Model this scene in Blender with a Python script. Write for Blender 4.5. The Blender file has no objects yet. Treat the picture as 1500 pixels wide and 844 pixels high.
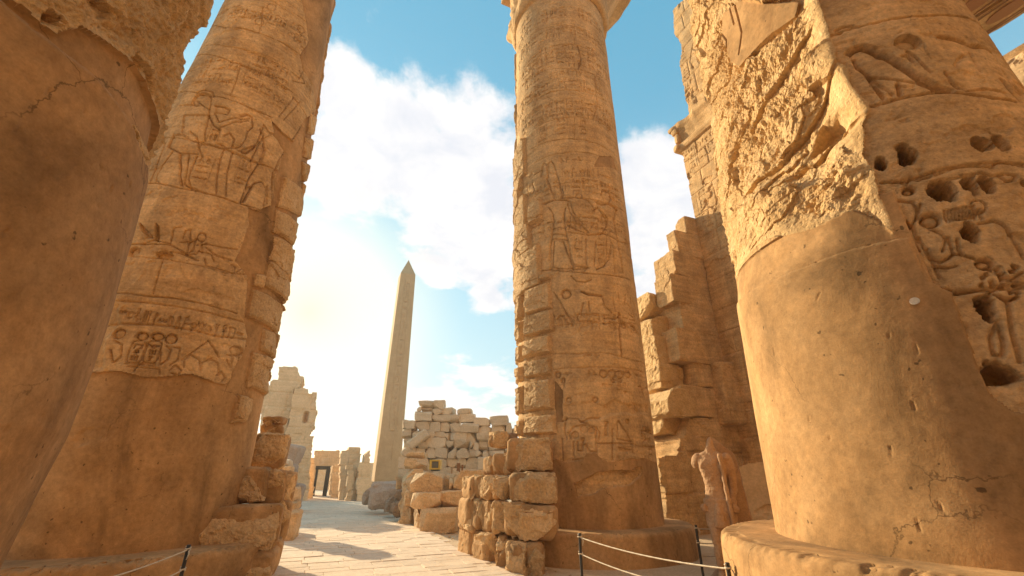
import bpy, math, random
import numpy as np
from mathutils import Vector

# ------------------------------------------------------------------ camera, sky, sun, exposure
scn = bpy.context.scene
EYE = 1.7
PITCH = math.radians(23.2)
FPX = 630.0
cam_d = bpy.data.cameras.new("camera")
cam_d.sensor_width = 36.0
cam_d.lens = FPX / 1500 * 36
cam_d.clip_start = 0.05
cam_d.clip_end = 5000
cam = bpy.data.objects.new("camera", cam_d)
scn.collection.objects.link(cam)
cam.location = (0, 0, EYE)
cam.rotation_euler = (math.pi / 2 + PITCH, 0, 0)
scn.camera = cam

SUN_AZ, SUN_EL = math.radians(-46), math.radians(17)      # azimuth from +Y, negative = left
SUN_DIR = np.array([math.sin(SUN_AZ) * math.cos(SUN_EL), math.cos(SUN_AZ) * math.cos(SUN_EL), math.sin(SUN_EL)])
SUN_STRENGTH, SKY_STRENGTH, EXPOSURE = 4.7, 0.115, 1.02
scn.view_settings.view_transform = 'Standard'
scn.view_settings.look = 'None'
scn.view_settings.gamma = 1.0
scn.view_settings.exposure = EXPOSURE
scn.render.engine = 'CYCLES'
scn.cycles.max_bounces = 8
scn.cycles.diffuse_bounces = 6
scn.cycles.volume_bounces = 1
scn.cycles.use_denoising = True

sd = bpy.data.lights.new("sun", 'SUN')
sd.energy = SUN_STRENGTH
sd.angle = math.radians(0.6)
sd.color = (1.0, 0.81, 0.52)
so = bpy.data.objects.new("sun", sd)
scn.collection.objects.link(so)
so.rotation_euler = Vector(-SUN_DIR).to_track_quat('-Z', 'Y').to_euler()
so.location = (-20, 20, 30)


def ray(px, py):
    """world direction of a photograph pixel (1500 x 844)"""
    u, v = (px - 750) / FPX, (422 - py) / FPX
    c, s = math.cos(PITCH), math.sin(PITCH)
    return np.array([u, c - s * v, s + c * v])


class NT:
    """tiny node-tree helper"""
    def __init__(self, nt):
        self.nt = nt
        nt.nodes.clear()
    def n(self, t, **kw):
        nd = self.nt.nodes.new(t)
        for k, v in kw.items():
            setattr(nd, k, v)
        return nd
    def l(self, a, b):
        self.nt.links.new(a, b)
    def val(self, sock, v):
        if hasattr(v, 'is_linked') or hasattr(v, 'links'):
            self.l(v, sock)
        else:
            sock.default_value = v
    def math(self, op, a, b=0.0, c=0.0, clamp=False):
        m = self.n('ShaderNodeMath', operation=op)
        m.use_clamp = clamp
        self.val(m.inputs[0], a); self.val(m.inputs[1], b)
        if op == 'MULTIPLY_ADD' or op == 'SMOOTH_MIN':
            self.val(m.inputs[2], c)
        return m.outputs[0]
    def vmath(self, op, a, b=(0, 0, 0)):
        m = self.n('ShaderNodeVectorMath', operation=op)
        self.val(m.inputs[0], a); self.val(m.inputs[1], b)
        return m.outputs['Value'] if op in ('DOT_PRODUCT', 'LENGTH', 'DISTANCE') else m.outputs[0]
    def scale(self, a, s):
        m = self.n('ShaderNodeVectorMath', operation='SCALE')
        self.val(m.inputs[0], a); self.val(m.inputs['Scale'], s)
        return m.outputs[0]
    def noise(self, vec, scale, detail=4, rough=0.55, dist=0.0, out='Fac'):
        m = self.n('ShaderNodeTexNoise')
        self.l(vec, m.inputs['Vector'])
        m.inputs['Scale'].default_value = scale
        m.inputs['Detail'].default_value = detail
        m.inputs['Roughness'].default_value = rough
        m.inputs['Distortion'].default_value = dist
        return m.outputs[out]
    def mr(self, v, a, b, c=0.0, d=1.0, smooth=False):
        m = self.n('ShaderNodeMapRange')
        if smooth:
            m.interpolation_type = 'SMOOTHSTEP'
        self.val(m.inputs['Value'], v)
        m.inputs['From Min'].default_value = a; m.inputs['From Max'].default_value = b
        m.inputs['To Min'].default_value = c; m.inputs['To Max'].default_value = d
        return m.outputs[0]
    def mix(self, f, a, b, blend='MIX'):
        m = self.n('ShaderNodeMix', data_type='RGBA', blend_type=blend)
        self.val(m.inputs[0], f); self.val(m.inputs[6], a); self.val(m.inputs[7], b)
        return m.outputs[2]


def c4(c):
    return (c[0], c[1], c[2], 1.0)


# sky: Nishita daylight, a dusty bright haze round the sun and along the horizon, and a cloud layer
w = bpy.data.worlds.new("World")
scn.world = w
w.use_nodes = True
N = NT(w.node_tree)
sky = N.n('ShaderNodeTexSky', sky_type='NISHITA')
sky.sun_disc = False
sky.sun_elevation = SUN_EL
sky.sun_rotation = SUN_AZ
sky.altitude = 80
sky.air_density = 1.0
sky.dust_density = 1.2
sky.ozone_density = 1.0
tc = N.n('ShaderNodeTexCoord')
D = tc.outputs['Generated']
sep = N.n('ShaderNodeSeparateXYZ')
N.l(D, sep.inputs[0])
dz = sep.outputs['Z']
skyc = N.mix(1.0, sky.outputs[0], c4((0.92, 1.30, 1.22)), 'MULTIPLY')
zen = N.mix(N.mr(dz, 0.15, 0.80, 0.0, 1.0, True), c4((1.75, 3.1, 3.75)), c4((0.62, 2.15, 3.1)))
skyc = N.mix(0.70, skyc, zen)
# dust haze near the horizon
hz = N.math('POWER', N.mr(dz, 0.02, 0.70, 1.0, 0.0), 1.25)
skyc = N.mix(N.math('MULTIPLY', hz, 0.95, 0.0), skyc, c4((2.15, 3.15, 3.65)))
hz2 = N.math('POWER', N.mr(dz, -0.02, 0.16, 1.0, 0.0), 1.5)
skyc = N.mix(N.math('MULTIPLY', hz2, 0.8), skyc, c4((3.9, 3.45, 3.35)))
# clouds
den = N.math('ADD', N.math('MAXIMUM', dz, 0.0), 0.16)
cp = N.n('ShaderNodeCombineXYZ')
N.l(N.math('DIVIDE', sep.outputs['X'], den), cp.inputs[0])
N.l(N.math('DIVIDE', sep.outputs['Y'], den), cp.inputs[1])
big = N.noise(cp.outputs[0], 1.15, 3, 0.5)
mid = N.noise(cp.outputs[0], 2.6, 10, 0.60, 0.25)
fin = N.noise(D, 30.0, 6, 0.65, 0.2)
BLOBS = [(500, 130, .10, .9), (580, 205, .15, 1.0), (520, 245, .11, .95), (640, 250, .13, 1.0), (690, 225, .14, .95), (695, 300, .13, 1.0), (650, 335, .10, .95), (640, 395, .06, .8),
         (730, 375, .11, 1.0), (715, 430, .06, .8), (500, 215, .13, .8), (940, 262, .10, 1.0), (985, 280, .10, 1.0), (960, 365, .09, .9), (940, 420, .06, .8),
         (600, 108, .05, .55), (548, 25, .05, .42), (610, 45, .03, .3), (660, 580, .10, .62), (720, 590, .10, .62), (480, 640, .14, .45)]
acc = None
for bx, by, rad, amp in BLOBS:
    v = ray(bx, by); v = v / np.linalg.norm(v)
    dd = N.vmath('DISTANCE', D, tuple(v))
    g = N.math('MULTIPLY', N.mr(dd, 0.0, rad * 1.75, 1.0, 0.0, True), amp)
    acc = g if acc is None else N.math('MAXIMUM', acc, g)
# the rest of the sky (outside the blobs of the photograph) carries the same broken cloud
fwd = ray(700, 300); fwd = fwd / np.linalg.norm(fwd)
away = N.mr(N.vmath('DISTANCE', D, tuple(fwd)), 0.75, 1.1, 0.0, 1.0, True)
acc = N.math('MAXIMUM', acc, N.math('MULTIPLY', away, N.mr(big, 0.50, 0.68, 0.0, 0.7)))
cl = N.math('ADD', N.math('MULTIPLY', acc, 0.86), N.math('MULTIPLY', N.math('SUBTRACT', mid, 0.5), 1.9))
cl = N.math('ADD', cl, N.math('MULTIPLY', N.math('SUBTRACT', fin, 0.5), 0.32))
cfac = N.mr(cl, 0.24, 0.58, 0.0, 1.0, True)
cfac = N.math('MULTIPLY', cfac, N.mr(acc, 0.02, 0.30, 0.0, 1.0, True))
shade = N.mr(N.noise(cp.outputs[0], 5.0, 8, 0.62, 0.3), 0.36, 0.62, 0.0, 1.0)
ccol = N.mix(shade, c4((3.65, 3.75, 4.1)), c4((4.7, 4.6, 4.55)))
skyc = N.mix(N.math('MULTIPLY', cfac, 0.96), skyc, ccol)
# forward-scattering glare of dusty air round the low sun
sg = ray(452, 458); sg = sg / np.linalg.norm(sg)
ds = N.vmath('DISTANCE', D, tuple(sg))
glow = N.math('POWER', N.mr(ds, 0.0, 0.42, 1.0, 0.0), 3.0)
skyc = N.mix(glow, skyc, c4((3.2, 2.5, 1.6)), 'ADD')
skyc = N.mix(N.math('POWER', N.mr(ds, 0.0, 0.33, 1.0, 0.0), 1.4), skyc, c4((5.6, 4.65, 3.1)))
bg = N.n('ShaderNodeBackground')
N.l(skyc, bg.inputs['Color'])
bg.inputs['Strength'].default_value = SKY_STRENGTH
wo = N.n('ShaderNodeOutputWorld')
N.l(bg.outputs[0], wo.inputs[0])

# ------------------------------------------------------------------ helpers
rng = np.random.default_rng(7)
random.seed(7)
AX = np.array([-0.393, 0.9195])      # along the processional way, away from the camera
BX = np.array([0.9195, 0.393])       # across it, to the right


def ab(a, b):
    return AX * a + BX * b


def at(px, py, Y):
    """point of the pixel's ray on the vertical plane y = Y"""
    d = ray(px, py)
    t = Y / d[1]
    return np.array([d[0] * t, Y, EYE + d[2] * t])


def gpt(px, py, z=0.0):
    d = ray(px, py)
    t = (z - EYE) / d[2]
    return np.array([d[0] * t, d[1] * t, z])


def link(o):
    scn.collection.objects.link(o)
    return o


def tag(o, label=None, cat=None, group=None, kind=None):
    if label: o['label'] = label
    if cat: o['category'] = cat
    if group: o['group'] = group
    if kind: o['kind'] = kind
    return o


def thing(name, label, cat, loc=(0, 0, 0), group=None):
    o = bpy.data.objects.new(name, None)
    link(o)
    o.location = loc
    o.empty_display_size = 0.2
    return tag(o, label, cat, group)


def mesh(name, V, F, mat, parent=None, smooth=True, loc=None, col=None, T=None):
    """V: world coordinates; the object origin sits at loc (default the parent's origin)"""
    V = np.asarray(V, dtype=np.float64)
    org = np.zeros(3)
    ploc = np.array(parent.location) if parent else np.zeros(3)
    if parent is not None and parent.parent is not None:
        ploc = ploc + np.array(parent.parent.location)
    if loc is not None:
        org = np.asarray(loc, float)
    elif parent:
        org = ploc
    me = bpy.data.meshes.new(name)
    F = np.asarray(F, dtype=np.int32) if not isinstance(F, list) else F
    if isinstance(F, np.ndarray):
        n, k = F.shape
        T = np.zeros((0, 3), np.int32) if T is None else np.asarray(T, np.int32)
        me.vertices.add(len(V))
        me.vertices.foreach_set('co', (V - org).astype(np.float32).ravel())
        nl = n * k + len(T) * 3
        me.loops.add(nl)
        me.loops.foreach_set('vertex_index', np.concatenate([F.ravel(), T.ravel()]))
        me.polygons.add(n + len(T))
        ls = np.concatenate([np.arange(n) * k, n * k + np.arange(len(T)) * 3]).astype(np.int32)
        me.polygons.foreach_set('loop_start', ls)
        me.update(calc_edges=True)
        me.validate()
    else:
        me.from_pydata([tuple(v) for v in (V - org)], [], F)
        me.update()
    me.polygons.foreach_set('use_smooth', [smooth] * len(me.polygons))
    if mat:
        me.materials.append(mat)
    o = link(bpy.data.objects.new(name, me))
    if parent:
        o.parent = parent
    o.location = org - ploc if parent else org
    return o


# ---- noise in numpy
_PERM = np.random.default_rng(3).random(1 << 16)


def _h2(ix, iy, seed):
    return _PERM[((ix * 374761393 + iy * 668265263 + seed * 974634541) ^ (ix * iy * 31)) & 0xFFFF]


def n2(x, y, seed=0):
    x0 = np.floor(x); y0 = np.floor(y)
    fx = x - x0; fy = y - y0
    x0 = x0.astype(np.int64); y0 = y0.astype(np.int64)
    fx = fx * fx * fx * (fx * (fx * 6 - 15) + 10); fy = fy * fy * fy * (fy * (fy * 6 - 15) + 10)
    a = _h2(x0, y0, seed); b = _h2(x0 + 1, y0, seed); c = _h2(x0, y0 + 1, seed); d = _h2(x0 + 1, y0 + 1, seed)
    return (a + (b - a) * fx) * (1 - fy) + (c + (d - c) * fx) * fy - 0.5


def fbm2(x, y, oct=5, seed=0, gain=0.5, ridged=False):
    s = np.zeros(np.broadcast(x, y).shape); amp = 1.0
    ca, sa = math.cos(0.6), math.sin(0.6)
    for i in range(oct):
        n = n2(x, y, seed + i * 17)
        s += amp * ((0.5 - np.abs(n) * 2) if ridged else n)
        x, y = (x * ca - y * sa) * 2.03 + 5.3, (x * sa + y * ca) * 2.03 + 1.7
        amp *= gain
    return s


def _h3(ix, iy, iz, seed):
    return _PERM[((ix * 374761393 + iy * 668265263 + iz * 2147483647 + seed * 974634541) ^ (ix * 31 + iy * iz * 131)) & 0xFFFF]


def n3(p, seed=0):
    i = np.floor(p).astype(np.int64)
    f = p - i
    f = f * f * (3 - 2 * f)
    r = 0
    for dx in (0, 1):
        for dy in (0, 1):
            for dz_ in (0, 1):
                wgt = (f[:, 0] if dx else 1 - f[:, 0]) * (f[:, 1] if dy else 1 - f[:, 1]) * (f[:, 2] if dz_ else 1 - f[:, 2])
                r = r + wgt * _h3(i[:, 0] + dx, i[:, 1] + dy, i[:, 2] + dz_, seed)
    return r - 0.5


def fbm3(p, oct=4, seed=0, gain=0.5):
    s = 0; a = 1.0
    for k in range(oct):
        s = s + a * n3(p, seed + k * 13)
        p = p * 2.07 + 3.1
        a *= gain
    return s


def sst(x, a, b):
    t = np.clip((x - a) / (b - a), 0, 1)
    return t * t * (3 - 2 * t)


# ------------------------------------------------------------------ materials
MATS = {}


def stone_mat(name, c1, c2, c3, s=1.0, bump=0.5, pits=0.0, strata=0.0, rand=0.0, fine=0.35, rough=0.92, blotch=0.0, bc=(0.1, 0.05, 0.025)):
    m = bpy.data.materials.new(name)
    m.use_nodes = True
    n = NT(m.node_tree)
    geo = n.n('ShaderNodeNewGeometry')
    P = geo.outputs['Position']
    oi = n.n('ShaderNodeObjectInfo')
    if rand > 0:
        off = n.scale(oi.outputs['Random'], 1.0) if False else None
    big = n.noise(P, 0.55 * s, 4, 0.6, 0.3)
    md = n.noise(P, 2.6 * s, 6, 0.62, 0.2)
    fn = n.noise(P, 17 * s, 6, 0.65)
    grain = n.noise(P, 75 * s, 3, 0.6)
    col = n.mix(n.mr(big, 0.35, 0.65), c4(c1), c4(c2))
    col = n.mix(n.mr(md, 0.42, 0.72, 0, 0.85), col, c4(c3))
    k = n.math('MULTIPLY_ADD', n.mr(fn, 0.25, 0.75, -1, 1), fine * 0.5, 1.0)
    k = n.math('ADD', k, n.mr(grain, 0.25, 0.75, -0.10, 0.10))
    if strata > 0:
        mp = n.n('ShaderNodeMapping')
        n.l(P, mp.inputs[0])
        mp.inputs['Scale'].default_value = (0.5, 0.5, 5.0)
        st = n.noise(mp.outputs[0], 1.6, 5, 0.6, 0.4)
        k = n.math('ADD', k, n.math('MULTIPLY', n.mr(st, 0.3, 0.7, -1, 1), strata))
    if rand > 0:
        k = n.math('ADD', k, n.mr(oi.outputs['Random'], 0, 1, -rand, rand))
    col = n.mix(1.0, col, k, 'MULTIPLY') if False else n.scale(col, k)
    if blotch > 0:
        bl = n.noise(P, 1.1 * s, 7, 0.7, 0.8)
        col = n.mix(n.mr(bl, 0.58, 0.72, 0, blotch, True), col, c4(bc))
    b = n.n('ShaderNodeBsdfPrincipled')
    n.l(col, b.inputs['Base Color'])
    b.inputs['Roughness'].default_value = rough
    b.inputs['Specular IOR Level'].default_value = 0.2
    hgt = n.math('ADD', n.math('MULTIPLY', fn, 0.6), n.math('MULTIPLY', grain, 0.25))
    hgt = n.math('ADD', hgt, n.math('MULTIPLY', md, 0.8))
    if pits > 0:
        vo = n.n('ShaderNodeTexVoronoi')
        wv = n.vmath('ADD', P, n.scale(n.noise(P, 9 * s, 3, 0.6, 0, 'Color'), 0.18 / s))
        n.l(wv, vo.inputs['Vector'])
        vo.inputs['Scale'].default_value = 11 * s
        hgt = n.math('ADD', hgt, n.math('MULTIPLY', n.mr(vo.outputs['Distance'], 0.0, 0.35), pits))
    bu = n.n('ShaderNodeBump')
    bu.inputs['Strength'].default_value = bump
    bu.inputs['Distance'].default_value = 0.03
    n.l(hgt, bu.inputs['Height'])
    n.l(bu.outputs[0], b.inputs['Normal'])
    o = n.n('ShaderNodeOutputMaterial')
    n.l(b.outputs[0], o.inputs[0])
    MATS[name] = m
    return m


M_CARVED = stone_mat('carved sandstone', (0.575, 0.365, 0.175), (0.485, 0.295, 0.132), (0.65, 0.44, 0.235), 1.0, 0.9, pits=0.22, strata=0.18, fine=0.62, blotch=0.35, bc=(0.36, 0.20, 0.09))
M_PLASTER = stone_mat('mud plaster', (0.445, 0.258, 0.112), (0.375, 0.21, 0.087), (0.50, 0.305, 0.145), 0.8, 0.20, fine=0.46, blotch=0.40, bc=(0.25, 0.13, 0.052))
M_BROKEN = stone_mat('broken sandstone', (0.60, 0.395, 0.19), (0.52, 0.33, 0.15), (0.68, 0.47, 0.25), 1.3, 1.0, pits=0.35, fine=0.6)
M_BLOCK = stone_mat('repair sandstone', (0.55, 0.36, 0.18), (0.46, 0.29, 0.135), (0.63, 0.43, 0.235), 1.3, 1.0, pits=0.35, rand=0.14, fine=0.65)
M_GOLD = stone_mat('golden limestone blocks', (0.62, 0.42, 0.235), (0.53, 0.35, 0.185), (0.69, 0.49, 0.29), 1.2, 0.9, fine=0.6, rand=0.12, strata=0.08)
M_PALE = stone_mat('pale limestone blocks', (0.62, 0.475, 0.325), (0.55, 0.415, 0.275), (0.68, 0.54, 0.39), 1.0, 0.5, rand=0.13, strata=0.06)
M_FAR = stone_mat('pale far masonry', (0.70, 0.495, 0.295), (0.62, 0.43, 0.25), (0.76, 0.55, 0.345), 0.8, 0.4, strata=0.08)
M_OBEL = stone_mat('rose granite', (0.47, 0.31, 0.17), (0.42, 0.275, 0.145), (0.51, 0.345, 0.195), 0.8, 0.25, fine=0.2)
M_GRAN = stone_mat('grey granite', (0.42, 0.315, 0.245), (0.35, 0.26, 0.205), (0.48, 0.37, 0.295), 1.2, 0.5, fine=0.5)
M_DARK = stone_mat('weathered brown block', (0.28, 0.19, 0.13), (0.23, 0.155, 0.105), (0.34, 0.24, 0.165), 1.4, 0.7)
M_STATUE = stone_mat('statue stone', (0.43, 0.26, 0.145), (0.35, 0.205, 0.11), (0.49, 0.31, 0.185), 2.0, 0.6, pits=.1, fine=0.45)
M_PAVE = stone_mat('paving limestone', (0.71, 0.555, 0.41), (0.64, 0.495, 0.36), (0.76, 0.61, 0.465), 0.9, 0.4, fine=0.35, blotch=.35, bc=(0.56, 0.41, 0.26), rand=0.0)
M_SLAB = stone_mat('pale plaster slab', (0.66, 0.43, 0.22), (0.59, 0.375, 0.185), (0.71, 0.48, 0.26), 0.9, 0.3, fine=0.35)
M_SAND = stone_mat('sand ground', (0.56, 0.41, 0.26), (0.50, 0.36, 0.225), (0.62, 0.47, 0.31), 1.5, 0.7, pits=0.12, fine=0.5)


def add_stains(m, scale=0.35, amt=0.5, spots=0.6, cracks=0.0):
    nt = m.node_tree
    n = NT.__new__(NT); n.nt = nt
    b = [q for q in nt.nodes if q.type == 'BSDF_PRINCIPLED'][0]
    src = b.inputs['Base Color'].links[0].from_socket
    P = n.n('ShaderNodeNewGeometry').outputs['Position']
    mp = n.n('ShaderNodeMapping'); n.l(P, mp.inputs[0]); mp.inputs['Scale'].default_value = (1.0, 1.0, 0.45)
    st = n.noise(mp.outputs[0], scale * 2.2, 7, 0.62, 1.2)
    col = n.scale(src, n.mr(st, 0.38, 0.68, 1.0 + amt * .35, 1.0 - amt))
    sp = n.noise(P, 13.0, 2, 0.5)
    col = n.scale(col, n.mr(sp, 0.70, 0.75, 1.0, 1 - spots, True))
    lt = n.noise(P, 3.1, 9, 0.75, 0.6)
    col = n.scale(col, n.mr(lt, 0.60, 0.74, 1.0, 1.22))
    if cracks > 0:
        vo = n.n('ShaderNodeTexVoronoi', feature='DISTANCE_TO_EDGE')
        wv = n.vmath('ADD', P, n.scale(n.noise(P, 2.5, 5, 0.6, 0, 'Color'), 0.45))
        n.l(wv, vo.inputs['Vector']); vo.inputs['Scale'].default_value = 0.85
        ln = n.mr(vo.outputs['Distance'], 0.0, 0.007, 1.0, 0.0)
        mk = n.mr(n.noise(P, 0.7, 3, 0.5), 0.50, 0.60, 0.0, cracks)
        col = n.scale(col, n.math('SUBTRACT', 1.0, n.math('MULTIPLY', ln, mk)))
    n.l(col, b.inputs['Base Color'])


add_stains(M_PLASTER, cracks=0.6)
add_stains(M_CARVED, 0.5, 0.28, 0.35)


def flat_mat(name, c, rough=0.6, metal=0.0):
    m = bpy.data.materials.new(name)
    m.use_nodes = True
    n = NT(m.node_tree)
    geo = n.n('ShaderNodeNewGeometry')
    fn = n.noise(geo.outputs['Position'], 40, 4, 0.6)
    col = n.scale(c4(c)[:3], n.mr(fn, 0.3, 0.7, 0.85, 1.15))
    b = n.n('ShaderNodeBsdfPrincipled')
    n.l(col, b.inputs['Base Color'])
    b.inputs['Roughness'].default_value = rough
    b.inputs['Metallic'].default_value = metal
    o = n.n('ShaderNodeOutputMaterial')
    n.l(b.outputs[0], o.inputs[0])
    return m


M_IRON = flat_mat('black iron', (0.02, 0.018, 0.016), 0.55)
M_ROPE = flat_mat('pale rope', (0.62, 0.53, 0.40), 0.95)
M_YEL = flat_mat('yellow enamel', (0.55, 0.36, 0.05), 0.45)
M_GLASS = flat_mat('dark lamp glass', (0.05, 0.055, 0.06), 0.15)
M_STICK = flat_mat('white disc', (0.72, 0.66, 0.56), 0.7)
M_DOOR = flat_mat('dark door frame', (0.018, 0.017, 0.016), 0.8)
M_WOOD = flat_mat('brown sign wood', (0.22, 0.10, 0.04), 0.8)
M_RED = flat_mat('faded red paint', (0.36, 0.18, 0.085), 0.9)
M_OCHRE = flat_mat('faded ochre paint', (0.30, 0.16, 0.07), 0.9)


# ------------------------------------------------------------------ relief fields on a column
def seg_dist(S, Z, pts, closed=False):
    pts = np.asarray(pts, float)
    q = np.vstack([pts, pts[:1]]) if closed else pts
    best = np.full(S.shape, 1e9)
    for (x0, y0), (x1, y1) in zip(q[:-1], q[1:]):
        dx, dy = x1 - x0, y1 - y0
        L = dx * dx + dy * dy + 1e-12
        t = np.clip(((S - x0) * dx + (Z - y0) * dy) / L, 0, 1)
        best = np.minimum(best, (S - x0 - t * dx) ** 2 + (Z - y0 - t * dy) ** 2)
    return np.sqrt(best)


def inside(S, Z, pts):
    pts = np.asarray(pts, float)
    r = np.zeros(S.shape, bool)
    n = len(pts)
    for i in range(n):
        x0, y0 = pts[i]; x1, y1 = pts[(i + 1) % n]
        if y0 == y1:
            continue
        c = ((y0 > Z) != (y1 > Z)) & (S < (x1 - x0) * (Z - y0) / (y1 - y0) + x0)
        r ^= c
    return r


class Field:
    """height field over (s, z) with sunk-relief drawing tools; s is metres of arc, z metres of height"""
    def __init__(self, s, z):
        self.s, self.z = s, z
        self.S, self.Z = np.meshgrid(s, z)
        self.H = np.zeros(self.S.shape)
        self.ID = np.zeros(self.S.shape, np.int32)
        self.K = np.ones(self.S.shape)       # where carving still survives
    def win(self, pts, m):
        pts = np.asarray(pts, float)
        i0, i1 = np.searchsorted(self.s, [pts[:, 0].min() - m, pts[:, 0].max() + m])
        j0, j1 = np.searchsorted(self.z, [pts[:, 1].min() - m, pts[:, 1].max() + m])
        return slice(j0, j1), slice(i0, i1)
    def stroke(self, pts, w=0.02, d=0.015):
        sl = self.win(pts, w * 3)
        if self.S[sl].size == 0: return
        q = seg_dist(self.S[sl], self.Z[sl], pts)
        self.H[sl] -= d * 1.55 * np.exp(-np.minimum(q / (w * .68), 9) ** 3) * self.K[sl]
    def sunk(self, pts, d=0.02, soft=0.06, floor=0.15):
        sl = self.win(pts, 0.02)
        if self.S[sl].size == 0: return
        S, Z = self.S[sl], self.Z[sl]
        ins = inside(S, Z, pts)
        q = seg_dist(S, Z, pts, True)
        self.H[sl] -= np.where(ins, 1.4 * d * (floor + (1 - floor) * np.exp(-q / soft)), 0) * self.K[sl]
    def ledge(self, pts, d=0.08, fall=0.25):
        q = np.asarray(pts, float); q = q[np.argsort(q[:, 0])]
        zl = np.interp(self.S, q[:, 0], q[:, 1]) + 0.05 * fbm2(self.S * 3, self.S * 0 + 3, 4, int(abs(q[0, 0]) * 50))
        ok = sst(self.S, q[0, 0] - .1, q[0, 0] + .15) * (1 - sst(self.S, q[-1, 0] - .15, q[-1, 0] + .1))
        b = zl - self.Z
        self.H -= ok * d * sst(b, -0.01, 0.015) * np.exp(-np.clip(b, 0, 9) / fall)
    def ring(self, c, rx, rz, w=0.02, d=0.015):
        t = np.linspace(0, 2 * np.pi, 22)
        self.stroke(np.c_[c[0] + rx * np.cos(t), c[1] + rz * np.sin(t)], w, d)
    def disc(self, c, rx, rz, d=0.02, soft=0.05, floor=0.2):
        t = np.linspace(0, 2 * np.pi, 22)[:-1]
        self.sunk(np.c_[c[0] + rx * np.cos(t), c[1] + rz * np.sin(t)], d, soft, floor)
    def hole(self, c, rx, rz, d=0.25, seed=0):
        sl = self.win([(c[0] - rx, c[1] - rz), (c[0] + rx, c[1] + rz)], max(rx, rz) * 0.8)
        S, Z = self.S[sl], self.Z[sl]
        q = np.sqrt(((S - c[0]) / rx) ** 2 + ((Z - c[1]) / rz) ** 2) + 0.6 * fbm2(S * 11, Z * 11, 5, seed + 31, .6)
        self.H[sl] -= d * sst(1.15 - q, 0, 0.38)
    def sdf(self, pts, m=0.4):
        """signed distance, negative inside, on a window"""
        sl = self.win(pts, m)
        S, Z = self.S[sl], self.Z[sl]
        q = seg_dist(S, Z, pts, True)
        return sl, np.where(inside(S, Z, pts), -q, q)


def ell(cx, cy, rx, ry, a0=0, a1=360, n=14):
    t = np.radians(np.linspace(a0, a1, n))
    return np.c_[cx + rx * np.cos(t), cy + ry * np.sin(t)]


# small signs, drawn on a unit cell (x right, y up): (kind, points)
GLYPHS = [
    [('f', ell(.5, .5, .36, .36)[:-1])],
    [('f', [(.42, .0), (.58, .0), (.6, .35), (.82, .7), (.62, 1.0), (.4, .75)])],
    [('f', [(.05, .3), (.2, .75), (.1, .9), (.3, 1.0), (.45, .85), (.55, .6), (.95, .2), (.75, .18), (.6, .3), (.55, .02), (.4, .02), (.42, .28)])],
    [('s', [(.0, .45), (.14, .6), (.28, .4), (.42, .6), (.56, .4), (.7, .6), (.84, .4), (1, .58)])],
    [('s', ell(.5, .76, .18, .22)), ('s', [(.5, .54), (.5, .0)]), ('s', [(.2, .46), (.8, .46)])],
    [('f', ell(.5, .25, .42, .45, 0, 180))],
    [('f', ell(.5, .5, .48, .2)[:-1]), ('s', [(.5, .3), (.35, .05)])],
    [('f', [(.2, .0), (.9, .0), (.9, .35), (.65, .5), (.7, .8), (.5, 1.0), (.32, .85), (.38, .6), (.2, .4)])],
    [('s', [(.0, .3), (.2, .55), (.4, .3), (.6, .5), (.8, .3), (1, .35)]), ('s', [(1, .35), (.95, .55)])],
    [('s', [(.2, .1), (.2, .9)]), ('s', [(.5, .1), (.5, .9)]), ('s', [(.8, .1), (.8, .9)])],
    [('f', ell(.5, .62, .48, .5, 180, 360))],
    [('s', [(.1, .1), (.1, .85), (.9, .85), (.9, .1), (.65, .1)])],
    [('f', [(.36, 0), (.64, 0), (.64, .5), (.8, .95), (.5, .85), (.2, .95), (.36, .5)])],
    [('f', ell(.5, .45, .3, .4)[:-1]), ('s', [(.2, .5), (.0, .75)]), ('s', [(.8, .5), (1., .75)])],
    [('s', [(.15, .0), (.3, .95), (.55, 1.0), (.6, .8)]), ('s', [(.3, .5), (.9, .5)])],
]


def glyph(f, k, s0, z0, ws, hz, d=0.012, lw=0.015):
    d = d * 1.35
    for kind, p in GLYPHS[k % len(GLYPHS)]:
        q = np.asarray(p, float) * (ws, hz) + (s0, z0)
        if kind == 'f':
            f.sunk(q, d, 0.035, 0.35)
        else:
            f.stroke(q, lw, d)


def glyph_block(f, s0, s1, z0, z1, cell, seed, d=0.012, lines=True, fill=0.9):
    r = random.Random(seed)
    nc = max(1, int(round((s1 - s0) / cell)))
    cw = (s1 - s0) / nc
    if lines:
        for i in range(nc + 1):
            f.stroke([(s0 + i * cw, z0), (s0 + i * cw, z1)], 0.009, d * 0.7)
    for i in range(nc):
        z = z1
        while z > z0 + cell * 0.4:
            h = cell * r.choice([0.45, 0.6, 0.8, 1.0])
            if z - h < z0: h = z - z0
            if r.random() < fill:
                if h < cell * 0.65 and r.random() < 0.6:
                    glyph(f, r.choice([3, 5, 6, 8, 10, 11]), s0 + i * cw + cw * .14, z - h * .9, cw * .72, h * .8, d)
                else:
                    hw = cw * 0.40
                    glyph(f, r.randrange(len(GLYPHS)), s0 + i * cw + cw * .08, z - h * .92, hw, h * .84, d)
                    glyph(f, r.randrange(len(GLYPHS)), s0 + i * cw + cw * .52, z - h * .92, hw, h * .84, d)
            z -= h


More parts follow.
